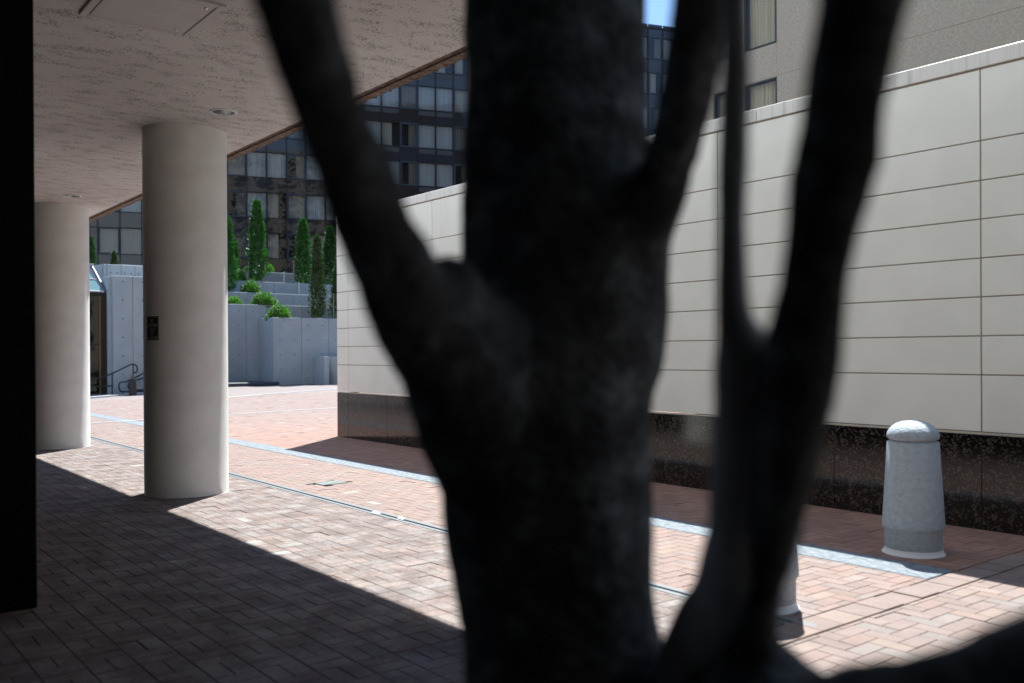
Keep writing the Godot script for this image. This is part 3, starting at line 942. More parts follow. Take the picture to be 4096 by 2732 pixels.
func entrance() -> void:
	var b := thing("concrete_pier", Vector3.ZERO, "tall concrete pier beside the glass entrance", "wall")
	conc_wall(b, 9.70, 13.6, 36.4, 0.0, 4.45, 10.41, 1.445)
	boxpart("side_pour", W(9.60, 0, 37.6), W(9.72, 4.44, 36.66), M.concrete, b, 0.01)
	boxpart("top_slab", W(9.72, 4.2, 38.4), W(13.6, 4.445, 36.66), M.concrete, b)
	var u := thing("parapet", Vector3.ZERO, "upper concrete parapet above the tall pier", "wall")
	conc_wall(u, 9.87, 14.0, 38.4, 4.0, 5.045, 10.02, 0.53, true, 4.72)
	var sp := MB.new()
	sp.quad(W(9.86, 3.9, 38.41), W(9.55, 3.9, 40.2), W(9.55, 5.04, 40.2), W(9.86, 5.04, 38.41), Vector3(-1, 0, 0.2))
	sp.quad(W(9.86, 5.045, 38.41), W(9.55, 5.045, 40.2), W(14, 5.045, 40.2), W(14, 5.045, 38.66), Vector3.UP)
	part("side_pour", sp, M.concrete, u)
	# the glazed vestibule
	var g := thing("glass_entrance", Vector3.ZERO, "dark glass entrance with a sloped skylight beside the concrete pier", "entrance")
	var n := 36.9
	boxpart("door_pane", W(5.6, 0, n + 0.03), W(9.42, 3.70, n + 0.05), M.door_glass, g)
	boxpart("jamb", W(9.43, 0, n + 0.12), W(9.60, 3.82, n - 0.03), M.bronze, g, 0.01)
	boxpart("head", W(5.6, 3.70, n + 0.12), W(9.43, 3.84, n - 0.03), M.bronze, g, 0.01)
	boxpart("brass_strip", W(9.33, 0, n + 0.02), W(9.40, 3.70, n - 0.01), M.brass, g, 0.004)
	boxpart("transom", W(5.6, 1.86, n + 0.02), W(9.33, 1.90, n), M.bronze, g, 0.004)
	for e in [7.4, 8.3]: boxpart("stile", W(e, 0, n + 0.02), W(e + 0.06, 3.70, n), M.bronze, g, 0.004)
	var sl := MB.new()
	sl.quad(W(5.6, 3.86, n), W(9.5, 3.86, n), W(9.2, 4.86, 38.3), W(5.6, 4.86, 38.3), Vector3(0, 1, 1))
	part("skylight_pane", sl, M.sky_glass, g)
	var bm := MB.new()
	bm.tube([W(9.57, 3.84, n - 0.02), W(9.50, 4.40, n + 0.72), W(9.43, 4.92, 38.3)], [0.065, 0.065, 0.065], 4)
	part("hip_bar", bm, M.louver, g)
	boxpart("sill_bar", W(5.6, 3.842, n - 0.02), W(9.5, 3.90, n + 0.05), M.pipe, g, 0.01)
	boxpart("ridge_bar", W(5.6, 4.86, 38.4), W(9.5, 5.02, 38.25), M.concrete, g, 0.01)
	var mid := MB.new()
	mid.tube([W(5.6, 4.36, n + 0.69), W(9.4, 4.36, n + 0.69)], [0.03, 0.03], 4)
	part("glazing_bar", mid, M.louver, g)
	boxpart("room", W(5.6, 0.0, 40.1), W(9.5, 3.7, 39.9), M.room, g)
	# kerb along the sunken entry
	var kb := thing("kerb", Vector3.ZERO, "pale concrete kerb at the edge of the brick plaza by the entrance", "kerb")
	var km := MB.new()
	var a := Vector2(5.6, 31.0)
	var c := Vector2(11.6, 37.1)
	var d := (c - a).normalized().orthogonal() * 0.11
	for side in [0]:
		var p := [a - d, c - d, c + d, a + d]
		km.quad(W(p[0].x, 0.05, p[0].y), W(p[1].x, 0.05, p[1].y), W(p[2].x, 0.05, p[2].y), W(p[3].x, 0.05, p[3].y), Vector3.UP)
		for k in 4:
			var k2 := (k + 1) % 4
			var o: Vector2 = ((p[k] + p[k2]) / 2 - (a + c) / 2).normalized()
			km.quad(W(p[k].x, -0.03, p[k].y), W(p[k2].x, -0.03, p[k2].y), W(p[k2].x, 0.05, p[k2].y), W(p[k].x, 0.05, p[k].y), Vector3(o.x, 0, -o.y))
	part("curbstone", km, M.pale_paver, kb)
	# handrails
	var rails := [
		[35.9, [[8.851, 0.363], [8.872, 0.516], [8.918, 0.599], [9.024, 0.622], [9.156, 0.65], [9.529, 0.797], [9.827, 0.94], [10.155, 1.096], [10.265, 1.119], [10.368, 1.082], [10.42, 0.981], [10.408, 0.867], [10.36, 0.817], [10.29, 0.804]], [[8.40, 0.35], [8.825, 0.364], [8.982, 0.321], [9.233, 0.328], [9.513, 0.331]], [[9.524, 0.79], [10.268, 1.11]], "black tube handrail looped at its upper end, before the glass entrance"],
		[36.1, [[11.3, 1.12], [10.784, 0.826], [10.488, 0.664], [10.195, 0.526], [10.071, 0.467], [9.892, 0.457], [9.83, 0.399], [9.812, 0.299], [9.843, 0.183], [9.904, 0.11], [10.206, 0.093], [10.95, 0.093]], [], [[10.93, 0.90]], "black tube handrail with a low round loop beside the grey light bollard"],
		[36.28, [[11.4, 0.94], [10.962, 0.704], [10.718, 0.576], [10.364, 0.488], [10.223, 0.411], [10.194, 0.317], [10.222, 0.214], [10.291, 0.146], [10.376, 0.139], [10.929, 0.149]], [], [[11.2, 0.83]], "black tube handrail running close along the concrete pier"]]
	for r in rails:
		var t := thing("handrail", Vector3.ZERO, r[4], "handrail", "handrails at the entrance")
		for path in [r[1], r[2]]:
			if path.size() == 0: continue
			var pts := []
			var rad := []
			for q in path:
				pts.append(W(q[0], q[1], r[0])); rad.append(0.024)
			var m := MB.new()
			m.tube(smooth_path(pts, 4), ones(smooth_path(pts, 4).size(), 0.028), 8)
			part("rail", m, M.rail, t)
		for q in r[3]:
			var m := MB.new()
			m.tube([W(q[0], 0, r[0]), W(q[0], q[1], r[0])], [0.024, 0.024], 8)
			part("post", m, M.rail, t)
	var lb := thing("light_bollard", W(9.95, 0, 34.85), "short grey cylindrical bollard with a knob on top by the kerb", "bollard")
	var lm := MB.new()
	lm.lathe([[0.135, 0.0], [0.135, 0.59], [0.128, 0.605], [0.0, 0.605]], 24)
	part("drum", lm, mat(lin(0.045, 0.04, 0.043), 0.85, 0.0, 0.2), lb)
	var kn := MB.new()
	kn.lathe([[0.045, 0.605], [0.045, 0.73], [0.035, 0.755], [0.0, 0.76]], 16)
	part("knob", kn, M.louver, lb)

func ones(n: int, v: float) -> Array:
	var a := []
	for k in n: a.append(v)
	return a

func smooth_path(pts: Array, sub: int) -> Array:
	var out := []
	var m := pts.size()
	for k in m - 1:
		var p0: Variant = pts[max(k - 1, 0)]
		var p3: Variant = pts[min(k + 2, m - 1)]
		for s in sub:
			var t := float(s) / sub
			if pts[k] is Vector3: out.append((pts[k] as Vector3).cubic_interpolate(pts[k + 1], p0, p3, t))
			else: out.append(cubic_interpolate(pts[k], pts[k + 1], p0, p3, t))
	out.append(pts[m - 1])
	return out

# ---------------------------------------------------------------- the dark hotel behind
func curtain_mesh(x0: float, x1: float, h: float, folds: int, seed_: int, mm: Material) -> ArrayMesh:
	var mb := MB.new()
	var f := noise(seed_, 0.35, 2)
	var steps := folds * 5
	var prevp := Vector3.ZERO
	for k in steps + 1:
		var t := float(k) / steps
		var x := lerpf(x0, x1, t)
		var z := 0.035 * sin(t * folds * TAU + 2.0 * f.get_noise_1d(k)) * (0.7 + 0.6 * f.get_noise_1d(k * 3.0 + 40)) - 0.16
		var p := Vector3(x, 0, z)
		if k > 0: mb.quad(prevp, p, p + Vector3(0, h, 0), prevp + Vector3(0, h, 0), Vector3(0, 0, 1))
		prevp = p
	return mb.mesh(mm)

func hotel() -> void:
	var t := thing("hotel", W(26.064, 0, 60.953), "tall dark glass hotel with rows of curtained windows above the terraces", "building", "", deg_to_rad(-19.0))
	var k0 := -12
	var k1 := 25
	var w := 1.345
	var x0 := -0.99 + w * k0
	var x1 := -0.99 + w * k1
	boxpart("back_wall", Vector3(x0 - 8, 0, -14), Vector3(x1 + 6, 27.3, -0.75), M.room, t)
	boxpart("podium", Vector3(x0 - 8, 0, -0.74), Vector3(x1 + 6, 4.2, -0.02), M.spandrel, t)
	boxpart("side_bay", Vector3(x0 - 8, 4.2, -0.74), Vector3(x0 - 0.03, 27.3, 0.0), M.spandrel, t)
	boxpart("side_bay", Vector3(x1 + 0.03, 4.2, -0.74), Vector3(x1 + 6, 27.3, 0.0), M.spandrel, t)
	boxpart("roof_edge", Vector3(x0 - 8, 27.31, -14), Vector3(x1 + 6, 27.45, 0.06), M.bronze, t, 0.01)
	for k in range(k0, k1 + 1):
		var x := -0.99 + w * k
		boxpart("mullion", Vector3(x - 0.032, 4.2, -0.10), Vector3(x + 0.032, 27.3, 0.055), M.bronze, t, 0.006)
	var fullm := []
	for v in 4: fullm.append(curtain_mesh(-0.62, 0.62, 1.70, 9 + v, 80 + v, [M.curtain_a, M.curtain_a, M.curtain_b, M.curtain_b][v]))
	var halfm := [curtain_mesh(-0.60, 0.10, 1.70, 6, 90, M.curtain_b), curtain_mesh(0.0, 0.60, 1.70, 5, 91, M.curtain_c), curtain_mesh(-0.60, 0.60, 1.70, 8, 92, M.curtain_c)]
	var pane := MB.new()
	pane.quad(Vector3(-0.64, 0.0, -0.02), Vector3(0.64, 0.0, -0.02), Vector3(0.64, 1.72, -0.02), Vector3(-0.64, 1.72, -0.02), Vector3(0, 0, 1))
	var pane_mesh := pane.mesh(M.glass)
	var sp := MB.new()
	sp.box(Vector3(-0.638, 0.0, -0.05), Vector3(0.638, 1.0, -0.012), 0.004)
	var sp_mesh := [sp.mesh(M.spandrel), sp.mesh(M.spandrel_blue)]
	var fr := MB.new()   # plain frame
	fr.box(Vector3(-0.638, -0.03, -0.09), Vector3(0.638, 0.015, 0.03), 0.004)
	fr.box(Vector3(-0.638, 1.705, -0.09), Vector3(0.638, 1.75, 0.03), 0.004)
	var fr_mesh := fr.mesh(M.bronze)
	var fs := MB.new()   # opening sash
	fs.box(Vector3(-0.638, -0.03, -0.09), Vector3(0.638, 0.07, 0.04), 0.006)
	fs.box(Vector3(-0.638, 1.65, -0.09), Vector3(0.638, 1.75, 0.04), 0.006)
	fs.box(Vector3(-0.638, 0.071, -0.09), Vector3(-0.545, 1.649, 0.04), 0.006)
	fs.box(Vector3(0.545, 0.071, -0.09), Vector3(0.638, 1.649, 0.04), 0.006)
	var fs_mesh := fs.mesh(M.sash)
	var lv := MB.new()
	for q in 6: lv.box(Vector3(-0.60, 0.62 + q * 0.055, -0.012), Vector3(0.60, 0.65 + q * 0.055, 0.02), 0.003)
	var lv_mesh := lv.mesh(M.louver)
	for r in range(-1, 7):
		var head := 9.83 + 2.8 * r
		for k in range(k0, k1):
			var cx := -0.99 + w * (k + 0.5)
			var sash := posmod(k + 1, 3) == 0
			var wn := Node3D.new()
			wn.name = "window"
			t.add_child(wn, true)
			wn.position = Vector3(cx, head - 1.72, 0)
			inst("frame", fs_mesh if sash else fr_mesh, wn)
			inst("pane", pane_mesh, wn)
			var dice := rng.randf()
			if sash:
				if dice < 0.35: inst("curtain", halfm[2], wn)
				elif dice < 0.6: inst("curtain", halfm[0], wn)
				elif dice < 0.8: inst("curtain", halfm[1], wn)
				else: inst("curtain", fullm[rng.randi_range(1, 3)], wn)
			elif dice < 0.9:
				inst("curtain", fullm[rng.randi_range(0, 1) if r > 0 else rng.randi_range(1, 3)], wn)
			else: inst("curtain", halfm[0], wn)
			inst("spandrel", sp_mesh[0 if rng.randf() < 0.6 else 1], t, Vector3(cx, head + 0.045, 0))
			if not sash and k >= 6 and r < 6: inst("louver", lv_mesh, t, Vector3(cx, head + 0.045, 0))

func stucco_building() -> void:
	var t := thing("stucco_building", W(22, 0, 0), "grey-brown stucco building with curtained windows rising behind the panel wall", "building")
	boxpart("core", Vector3(0.55, 0, -19.0), Vector3(16, 30, 6), M.room, t)
	var joints := [0.83, 3.63, 6.43, 9.23, 12.03, 14.83, 17.63, 20.43, 23.23, 26.03, 30.0]
	for k in joints.size() - 1:
		var h0: float = joints[k] + 0.012
		var h1: float = joints[k + 1] - 0.012
		boxpart("wall_panel", Vector3(0, h0, -15.79), Vector3(0.5, h1, 6), M.stucco, t, 0.006)
		boxpart("wall_panel", Vector3(0, h0, -19.0), Vector3(0.5, h1, -18.05), M.stucco, t, 0.006)
		boxpart("joint", Vector3(0.012, h1, -19.0), Vector3(0.5, h1 + 0.024, 6), M.stucco_joint, t)
		boxpart("spandrel", Vector3(0, h0, -18.048), Vector3(0.5, joints[k] + 0.94, -15.792), M.stucco, t, 0.006)
		if k >= 1 and k <= 5:
			var wn := Node3D.new()
			wn.name = "window"
			t.add_child(wn, true)
			var y0: float = joints[k] + 0.95
			var y1 := h1 - 0.002
			for q in [[-18.04, -17.98], [-16.95, -16.87], [-15.86, -15.80]]:
				boxpart("frame", Vector3(0.02, y0, q[0]), Vector3(0.12, y1, q[1]), M.sash, wn, 0.006)
			boxpart("frame", Vector3(0.021, y0, -17.979), Vector3(0.119, y0 + 0.06, -16.951), M.sash, wn, 0.006)
			boxpart("frame", Vector3(0.021, y0, -16.869), Vector3(0.119, y0 + 0.06, -15.861), M.sash, wn, 0.006)
			boxpart("frame", Vector3(0.021, y1 - 0.06, -17.979), Vector3(0.119, y1, -15.861), M.sash, wn, 0.006)
			boxpart("bead", Vector3(0.005, y0, -16.955), Vector3(0.02, y1, -16.935), M.pipe, wn)
			for q in [[-17.98, -16.95], [-16.87, -15.86]]:
				var p := MB.new()
				p.quad(Vector3(0.07, y0, q[0]), Vector3(0.07, y0, q[1]), Vector3(0.07, y1, q[1]), Vector3(0.07, y1, q[0]), Vector3(-1, 0, 0))
				part("pane", p, M.clear_glass, wn)
				var c := inst("curtain", curtain_mesh(-0.5, 0.5, y1 - y0, 9, 100 + k, M.curtain_d), wn)
				c.position = Vector3(0.06, y0, (q[0] + q[1]) / 2)
				c.rotation.y = -PI / 2

func unseen_south_building() -> void:
	# stands behind the camera; the hotel's glass mirrors it
	var t := thing("unseen_south_building", W(16, 0, -34), "beige building out of view behind the camera that the hotel glass mirrors", "building")
	boxpart("wall", Vector3(-34, 0, 0), Vector3(30, 36, 14), M.beige, t)
	for r in 11:
		for k in 16:
			var x := -32.0 + k * 4.0
			boxpart("window", Vector3(x, 2.2 + r * 3.1, -0.05), Vector3(x + 2.6, 4.0 + r * 3.1, 0.04), M.dark_window, t)

# ---------------------------------------------------------------- bollards and scraps
func small_things() -> void:
	var lab := ["squat domed grey bollard standing before the granite base of the wall", "squat domed grey bollard half hidden behind the leaning tree stem"]
	var at := [W(6.565, 0, 3.535), W(4.515, 0, 3.37)]
	for k in 2:
		var t := thing("bollard", at[k], lab[k], "bollard", "domed concrete bollards")
		var b := MB.new()
		b.lathe([[0.200, 0.0], [0.200, 0.165], [0.204, 0.178], [0.213, 0.188], [0.217, 0.200], [0.215, 0.225], [0.181, 0.812], [0.176, 0.822], [0.160, 0.829], [0.158, 0.838]], 48)
		part("shaft", b, M.bollard, t)
		var c := MB.new()
		c.lathe([[0.158, 0.838], [0.172, 0.842], [0.181, 0.852], [0.182, 0.868], [0.177, 0.890], [0.165, 0.912], [0.145, 0.934], [0.115, 0.955], [0.08, 0.969], [0.04, 0.977], [0.0, 0.98]], 48)
		part("cap", c, M.bollard, t)
		var s := MB.new()
		s.lathe([[0.220, 0.0], [0.214, 0.008], [0.206, 0.018], [0.2008, 0.034], [0.2, 0.04]], 48)
		part("sealant_skirt", s, M.caulk, t)
	for q in [[4.33, 7.55, 0.07, "torn scrap of white paper lying on the slot drain"], [4.36, 7.15, 0.05, "narrow strip of white paper beside the torn scrap on the drain"]]:
		var p := MB.new()
		var n1: float = q[1]
		p.quad(W(q[0] - 0.02, 0.0075, n1 - q[2]), W(q[0] + 0.02, 0.009, n1 - q[2] * 0.8), W(q[0] + 0.025, 0.016, n1 + q[2]), W(q[0] - 0.015, 0.0078, n1 + q[2] * 0.9), Vector3.UP)
		p.quad(W(q[0] - 0.02, 0.0065, n1 - q[2]), W(q[0] + 0.02, 0.008, n1 - q[2] * 0.8), W(q[0] + 0.025, 0.015, n1 + q[2]), W(q[0] - 0.015, 0.0068, n1 + q[2] * 0.9), Vector3.DOWN)
		tag(inst("paper_scrap", p.mesh(M.paper), self), q[3], "litter")

# ---------------------------------------------------------------- plants
func leaf(mb: MB, p: Vector3, d: Vector3, up: Vector3, l: float, w: float, col: Color) -> void:
	var s := d.cross(up).normalized() * w
	var nn := s.cross(d).normalized()
	if nn.dot(up) < 0:
		nn = -nn
		s = -s
	var k := mb.v.size()
	mb.vert(p, nn, col); mb.vert(p + d * l * 0.5 + s, nn, col); mb.vert(p + d * l, nn, col); mb.vert(p + d * l * 0.5 - s, nn, col)
	mb.i.append_array([k, k + 2, k + 1, k, k + 3, k + 2])

func arborvitae_mesh(seed_: int, mm: Material, sprays: int) -> ArrayMesh:
	# unit tree: height 1, radius 0.115 at the widest; sprays of scale leaves all round
	var r := RandomNumberGenerator.new()
	r.seed = seed_
	var f := noise(seed_, 3.5, 2)
	var mb := MB.new()
	for k in sprays:
		var y := pow(r.randf(), 0.85)
		var an := r.randf() * TAU
		var prof: float = 0.115 * pow(clamp(1.0 - y, 0.0, 1.0), 0.45) * clamp(y * 9.0 + 0.45, 0.0, 1.0)
		prof *= 1.0 + 0.75 * f.get_noise_3d(cos(an) * 0.35, y * 2.6, sin(an) * 0.35)
		var depth := sqrt(r.randf_range(0.25, 1.0))
		var o := Vector3(cos(an), 0, sin(an))
		var p := Vector3(0, 0.04 + y * 0.93, 0) + o * prof * depth
		var d := (o * r.randf_range(0.3, 1.0) + Vector3(0, r.randf_range(0.5, 1.3), 0) + Vector3(r.randfn(), r.randfn(), r.randfn()) * 0.22).normalized()
		var tint := r.randf_range(0.55, 1.0)
		leaf(mb, p, d, (o + Vector3(r.randfn(), r.randfn(), r.randfn()) * 0.5).normalized(), r.randf_range(0.016, 0.05), r.randf_range(0.005, 0.013), Color(tint * r.randf_range(0.8, 1.25), tint * 1.1, tint * 0.75))
	return mb.mesh(mm, true)

func shrub_mesh(seed_: int, mm: Material, leaves: int) -> ArrayMesh:
	# unit dome: half-width 0.5, height 1
	var r := RandomNumberGenerator.new()
	r.seed = seed_
	var f := noise(seed_, 1.6, 2)
	var mb := MB.new()
	for k in leaves:
		var o := Vector3(r.randfn(), abs(r.randfn()) * 0.9 + 0.02, r.randfn()).normalized()
		var rad := 1.0 + 0.26 * f.get_noise_3dv(o * 1.2)
		var depth := pow(r.randf_range(0.12, 1.0), 0.33)
		var p := Vector3(o.x * 0.46, o.y * 0.86, o.z * 0.46) * rad * depth
		var d := (o + Vector3(r.randfn(), r.randfn() + 0.6, r.randfn()) * 0.7).normalized()
		var tint := r.randf_range(0.5, 1.0)
		leaf(mb, p, d, (o + Vector3(0, 0.5, 0) + Vector3(r.randfn(), r.randfn(), r.randfn()) * 0.6).normalized(), r.randf_range(0.05, 0.085), r.randf_range(0.017, 0.03), Color(tint, tint, tint * 0.8))
	return mb.mesh(mm, true)

func plants() -> void:
	var arb := [arborvitae_mesh(201, M.leaf_a, 4600), arborvitae_mesh(202, M.leaf_b, 4600), arborvitae_mesh(203, M.leaf_e, 4200)]
	var trunk := MB.new()
	trunk.tube([Vector3(0, -0.03, 0), Vector3(0, 0.3, 0), Vector3(0.01, 0.85, 0)], [0.012, 0.009, 0.003], 6)
	var trunk_mesh := trunk.mesh(M.wood)
	# E, N, base, top, width, variant, label
	var tr := [
		[19.70, 46.7, 5.15, 9.66, 1.02, 0, "tallest narrow evergreen tree, between two stakes on the third terrace"],
		[22.34, 46.7, 5.15, 8.88, 0.94, 0, "bright narrow evergreen tree to the right of the tallest one"],
		[20.75, 41.8, 3.05, 7.36, 0.80, 2, "thin brownish evergreen tree in the front planter between wooden stakes"],
		[23.97, 46.7, 5.15, 8.60, 0.95, 1, "dark narrow evergreen tree on the third terrace behind the thin brownish one"],
		[17.46, 45.0, 4.45, 8.36, 0.80, 0, "narrow evergreen tree on the second terrace, partly behind the column"],
		[19.22, 48.6, 5.8, 7.7, 0.55, 1, "small dark evergreen tree on the topmost terrace"],
		[21.82, 41.8, 3.05, 5.9, 0.70, 0, "short evergreen tree in the front planter at the wall corner"],
		[10.02, 40.9, 4.9, 6.4, 0.50, 1, "dark young evergreen tree behind the parapet over the entrance"],
		[10.95, 40.9, 4.9, 5.85, 0.36, 2, "very small thin evergreen behind the parapet over the entrance"]]
	for q in tr:
		var h: float = q[3] - q[2]
		var t := thing("evergreen_tree", W(q[0], q[2], q[1]), q[6], "tree", "narrow evergreens on the terraces", rng.randf() * TAU)
		var cr := inst("crown", arb[q[5]], t)
		cr.scale = Vector3(q[4] / 0.23, h, q[4] / 0.23)
		var tk := inst("trunk", trunk_mesh, t)
		tk.scale = Vector3(2.6, h, 2.6)
	var sh := [shrub_mesh(211, M.leaf_c, 3000), shrub_mesh(212, M.leaf_d, 3200), shrub_mesh(213, M.leaf_d, 3200)]
	var stem := MB.new()
	stem.tube([Vector3(0, -0.05, 0), Vector3(0.02, 0.5, 0.01)], [0.03, 0.015], 6)
	var stem_mesh := stem.mesh(M.wood)
	var bs := [
		[17.02, 43.15, 3.72, 4.34, 0.84, 0, "bright yellow-green clipped shrub on the lowest terrace beside the column"],
		[18.55, 43.15, 3.72, 4.60, 1.36, 1, "wide loose green shrub on the lowest terrace"],
		[18.60, 41.5, 3.02, 3.93, 1.30, 2, "wide green shrub on the corner of the front planter"],
		[18.58, 44.85, 4.42, 5.29, 1.12, 1, "green shrub on the second terrace below the tallest tree"],
		[18.66, 46.55, 5.12, 6.04, 0.85, 2, "dark green shrub on the third terrace beside a stake"],
		[21.05, 48.25, 5.8, 6.50, 0.62, 0, "bright rounded shrub on the topmost terrace behind the tallest tree"],
		[19.75, 48.25, 5.8, 6.28, 0.42, 1, "small pale shrub on the topmost terrace"]]
	for q in bs:
		var t := thing("shrub", W(q[0], q[2], q[1]), q[6], "shrub", "rounded shrubs on the terraces", rng.randf() * TAU)
		var cr := inst("foliage", sh[q[5]], t)
		cr.scale = Vector3(q[4], q[3] - q[2], q[4])
		var sm := inst("stem", stem_mesh, t)
		sm.scale = Vector3(1, q[3] - q[2], 1)
	# grass tufts
	var gm := MB.new()
	for k in 60:
		var an := rng.randf() * TAU
		var d := Vector3(cos(an) * 0.6, 1.0, sin(an) * 0.6).normalized()
		leaf(gm, Vector3(cos(an), 0, sin(an)) * rng.randf() * 0.06, d, Vector3(cos(an), 0.3, sin(an)), rng.randf_range(0.14, 0.30), 0.006, Color(0.9, 1, 0.7))
	var gmesh := gm.mesh(M.leaf_c, true)
	for q in [[19.62, 42.95, 3.7, "pale grass tuft peeping over the lowest terrace wall near the wide shrub"], [20.28, 42.95, 3.7, "pale grass tuft peeping over the lowest terrace wall near the brownish tree"], [11.35, 39.0, 4.85, "bright grass tuft peeping over the parapet by the column"]]:
		tag(inst("grass_tuft", gmesh, self, W(q[0], q[2], q[1])), q[3], "grass")
	# stakes and pipes
	var st := [
		[19.16, 46.55, 6.54, 5.0, "wooden stake left of the tallest evergreen tree"], [19.96, 46.35, 6.48, 5.0, "wooden stake right of the tallest evergreen tree"],
		[21.60, 46.35, 6.51, 5.0, "wooden stake left of the bright narrow evergreen tree"], [22.59, 46.35, 6.31, 5.0, "wooden stake right of the bright narrow evergreen tree"],
		[20.10, 41.3, 4.44, 3.0, "leaning wooden stake left of the thin brownish tree"], [20.965, 41.3, 4.42, 3.0, "wooden stake right of the thin brownish tree"],
		[21.35, 41.3, 4.43, 3.0, "wooden stake next to the short evergreen at the wall corner"], [18.19, 46.35, 5.93, 5.0, "wooden stake beside the dark green shrub near the column"]]
	for q in st:
		var m := MB.new()
		m.tube([W(q[0] - 0.01, q[3], q[1]), W(q[0] + 0.02, q[2], q[1])], [0.028, 0.026], 7)
		tag(inst("stake", m.mesh(M.wood), self), q[4], "stake", "tree stakes")
	for q in [[21.65, 47.64, 5.99, 5.2, "short pale pipe on the topmost terrace wall"], [21.715, 45.94, 5.30, 4.5, "short pale pipe on the third terrace wall"]]:
		var m := MB.new()
		m.tube([W(q[0], q[3], q[1]), W(q[0], q[2], q[1])], [0.045, 0.045], 10)
		tag(inst("pipe", m.mesh(M.pipe), self), q[4], "pipe", "drain pipes on the terrace walls")

# ---------------------------------------------------------------- the street tree close by
func limb(called: String, data: Array, mm: Material, t: Node3D, bump := 0.10, sides := 22) -> void:
	var pts := []
	var rad := []
	for q in data:
		pts.append(Vector3(q[0], q[1], q[2])); rad.append(q[3])
	var sp := smooth_path(pts, 6)
	var sr := smooth_path(rad, 6)
	var mb := MB.new()
	mb.tube(sp, sr, sides, bump, noise(300, 9.0, 3))
	part(called, mb, mm, t)

# limbs [x, y, z, radius] blended where they meet, meshed as surface nets
func blended(limbs: Array, lo: Vector3, hi: Vector3, cell: float, k: float) -> MB:
	var nx := int((hi.x - lo.x) / cell) + 1
	var ny := int((hi.y - lo.y) / cell) + 1
	var nz := int((hi.z - lo.z) / cell) + 1
	var total := nx * ny * nz
	var acc := PackedFloat32Array()
	acc.resize(total)
	var bark := noise(303, 7.0, 3)
	for data in limbs:
		var fld := PackedFloat32Array()
		fld.resize(total)
		fld.fill(1.0)
		var pts := []
		var rad := []
		for q in data:
			pts.append(Vector3(q[0], q[1], q[2])); rad.append(q[3])
		pts = smooth_path(pts, 3)
		rad = smooth_path(rad, 3)
		for j in pts.size() - 1:
			var a: Vector3 = pts[j]
			var b: Vector3 = pts[j + 1]
			var ra: float = rad[j]
			var rb: float = rad[j + 1]
			var m: float = max(ra, rb) + 0.06
			var ab := b - a
			var l2: float = max(ab.length_squared(), 1e-8)
			var c0 := ((a.min(b) - Vector3.ONE * m - lo) / cell).floor()
			var c1 := ((a.max(b) + Vector3.ONE * m - lo) / cell).ceil()
			for z in range(max(int(c0.z), 0), min(int(c1.z) + 1, nz)):
				for y in range(max(int(c0.y), 0), min(int(c1.y) + 1, ny)):
					var at := nx * (y + ny * z)
					for x in range(max(int(c0.x), 0), min(int(c1.x) + 1, nx)):
						var p := Vector3(lo.x + x * cell, lo.y + y * cell, lo.z + z * cell)
						var h: float = clamp((p - a).dot(ab) / l2, 0.0, 1.0)
						var d := p.distance_to(a + ab * h) - (ra + (rb - ra) * h)
						if d < fld[at + x]: fld[at + x] = d
		for q in total:
			var d := fld[q]
			if d < 0.12: acc[q] += exp(-d * k)
	for q in total:
		acc[q] = -log(acc[q]) / k if acc[q] > 0.0 else 0.12
	# bark unevenness near the surface
	for z in nz:
		for y in ny:
			for x in nx:
				var q := x + nx * (y + ny * z)
				if abs(acc[q]) < 0.03: acc[q] += 0.011 * bark.get_noise_3d(x * cell, y * cell * 0.6, z * cell)
	var mb := MB.new()
	var vid := PackedInt32Array()
	vid.resize(total)
	vid.fill(-1)
	var off := [0, 1, nx, nx + 1, nx * ny, nx * ny + 1, nx * ny + nx, nx * ny + nx + 1]
	var edges := [[0, 1], [2, 3], [4, 5], [6, 7], [0, 2], [1, 3], [4, 6], [5, 7], [0, 4], [1, 5], [2, 6], [3, 7]]
	for z in nz - 1:
		for y in ny - 1:
			for x in nx - 1:
				var q := x + nx * (y + ny * z)
				if abs(acc[q]) > cell * 1.9: continue
				var f := []
				var neg := 0
				for c in 8:
					var d := acc[q + off[c]]
					f.append(d)
					if d < 0.0: neg += 1
				if neg == 0 or neg == 8: continue
				var sum := Vector3.ZERO
				var cnt := 0
				for e in edges:
					var fa: float = f[e[0]]
					var fb: float = f[e[1]]
					if (fa < 0.0) == (fb < 0.0): continue
					var tt := fa / (fa - fb)
					var pa := Vector3(e[0] & 1, (e[0] >> 1) & 1, (e[0] >> 2) & 1)
					var pb := Vector3(e[1] & 1, (e[1] >> 1) & 1, (e[1] >> 2) & 1)
					sum += pa.lerp(pb, tt)
					cnt += 1
				var g := Vector3(f[1] + f[3] + f[5] + f[7] - f[0] - f[2] - f[4] - f[6], f[2] + f[3] + f[6] + f[7] - f[0] - f[1] - f[4] - f[5], f[4] + f[5] + f[6] + f[7] - f[0] - f[1] - f[2] - f[3]).normalized()
				vid[q] = mb.vert(lo + (Vector3(x, y, z) + sum / cnt) * cell, g)
	var st := [1, nx, nx * ny]
	for z in range(1, nz - 1):
		for y in range(1, ny - 1):
			for x in range(1, nx - 1):
				var q := x + nx * (y + ny * z)
				var inside := acc[q] < 0.0
				for ax in 3:
					if inside == (acc[q + st[ax]] < 0.0): continue
					var u: int = st[(ax + 1) % 3]
					var w: int = st[(ax + 2) % 3]
					var a := vid[q - u - w]
					var b := vid[q - w]
					var c := vid[q]
					var d := vid[q - u]
					if a < 0 or b < 0 or c < 0 or d < 0: continue
					if inside: mb.i.append_array([a, c, b, a, d, c])
					else: mb.i.append_array([a, b, c, a, c, d])
	return mb

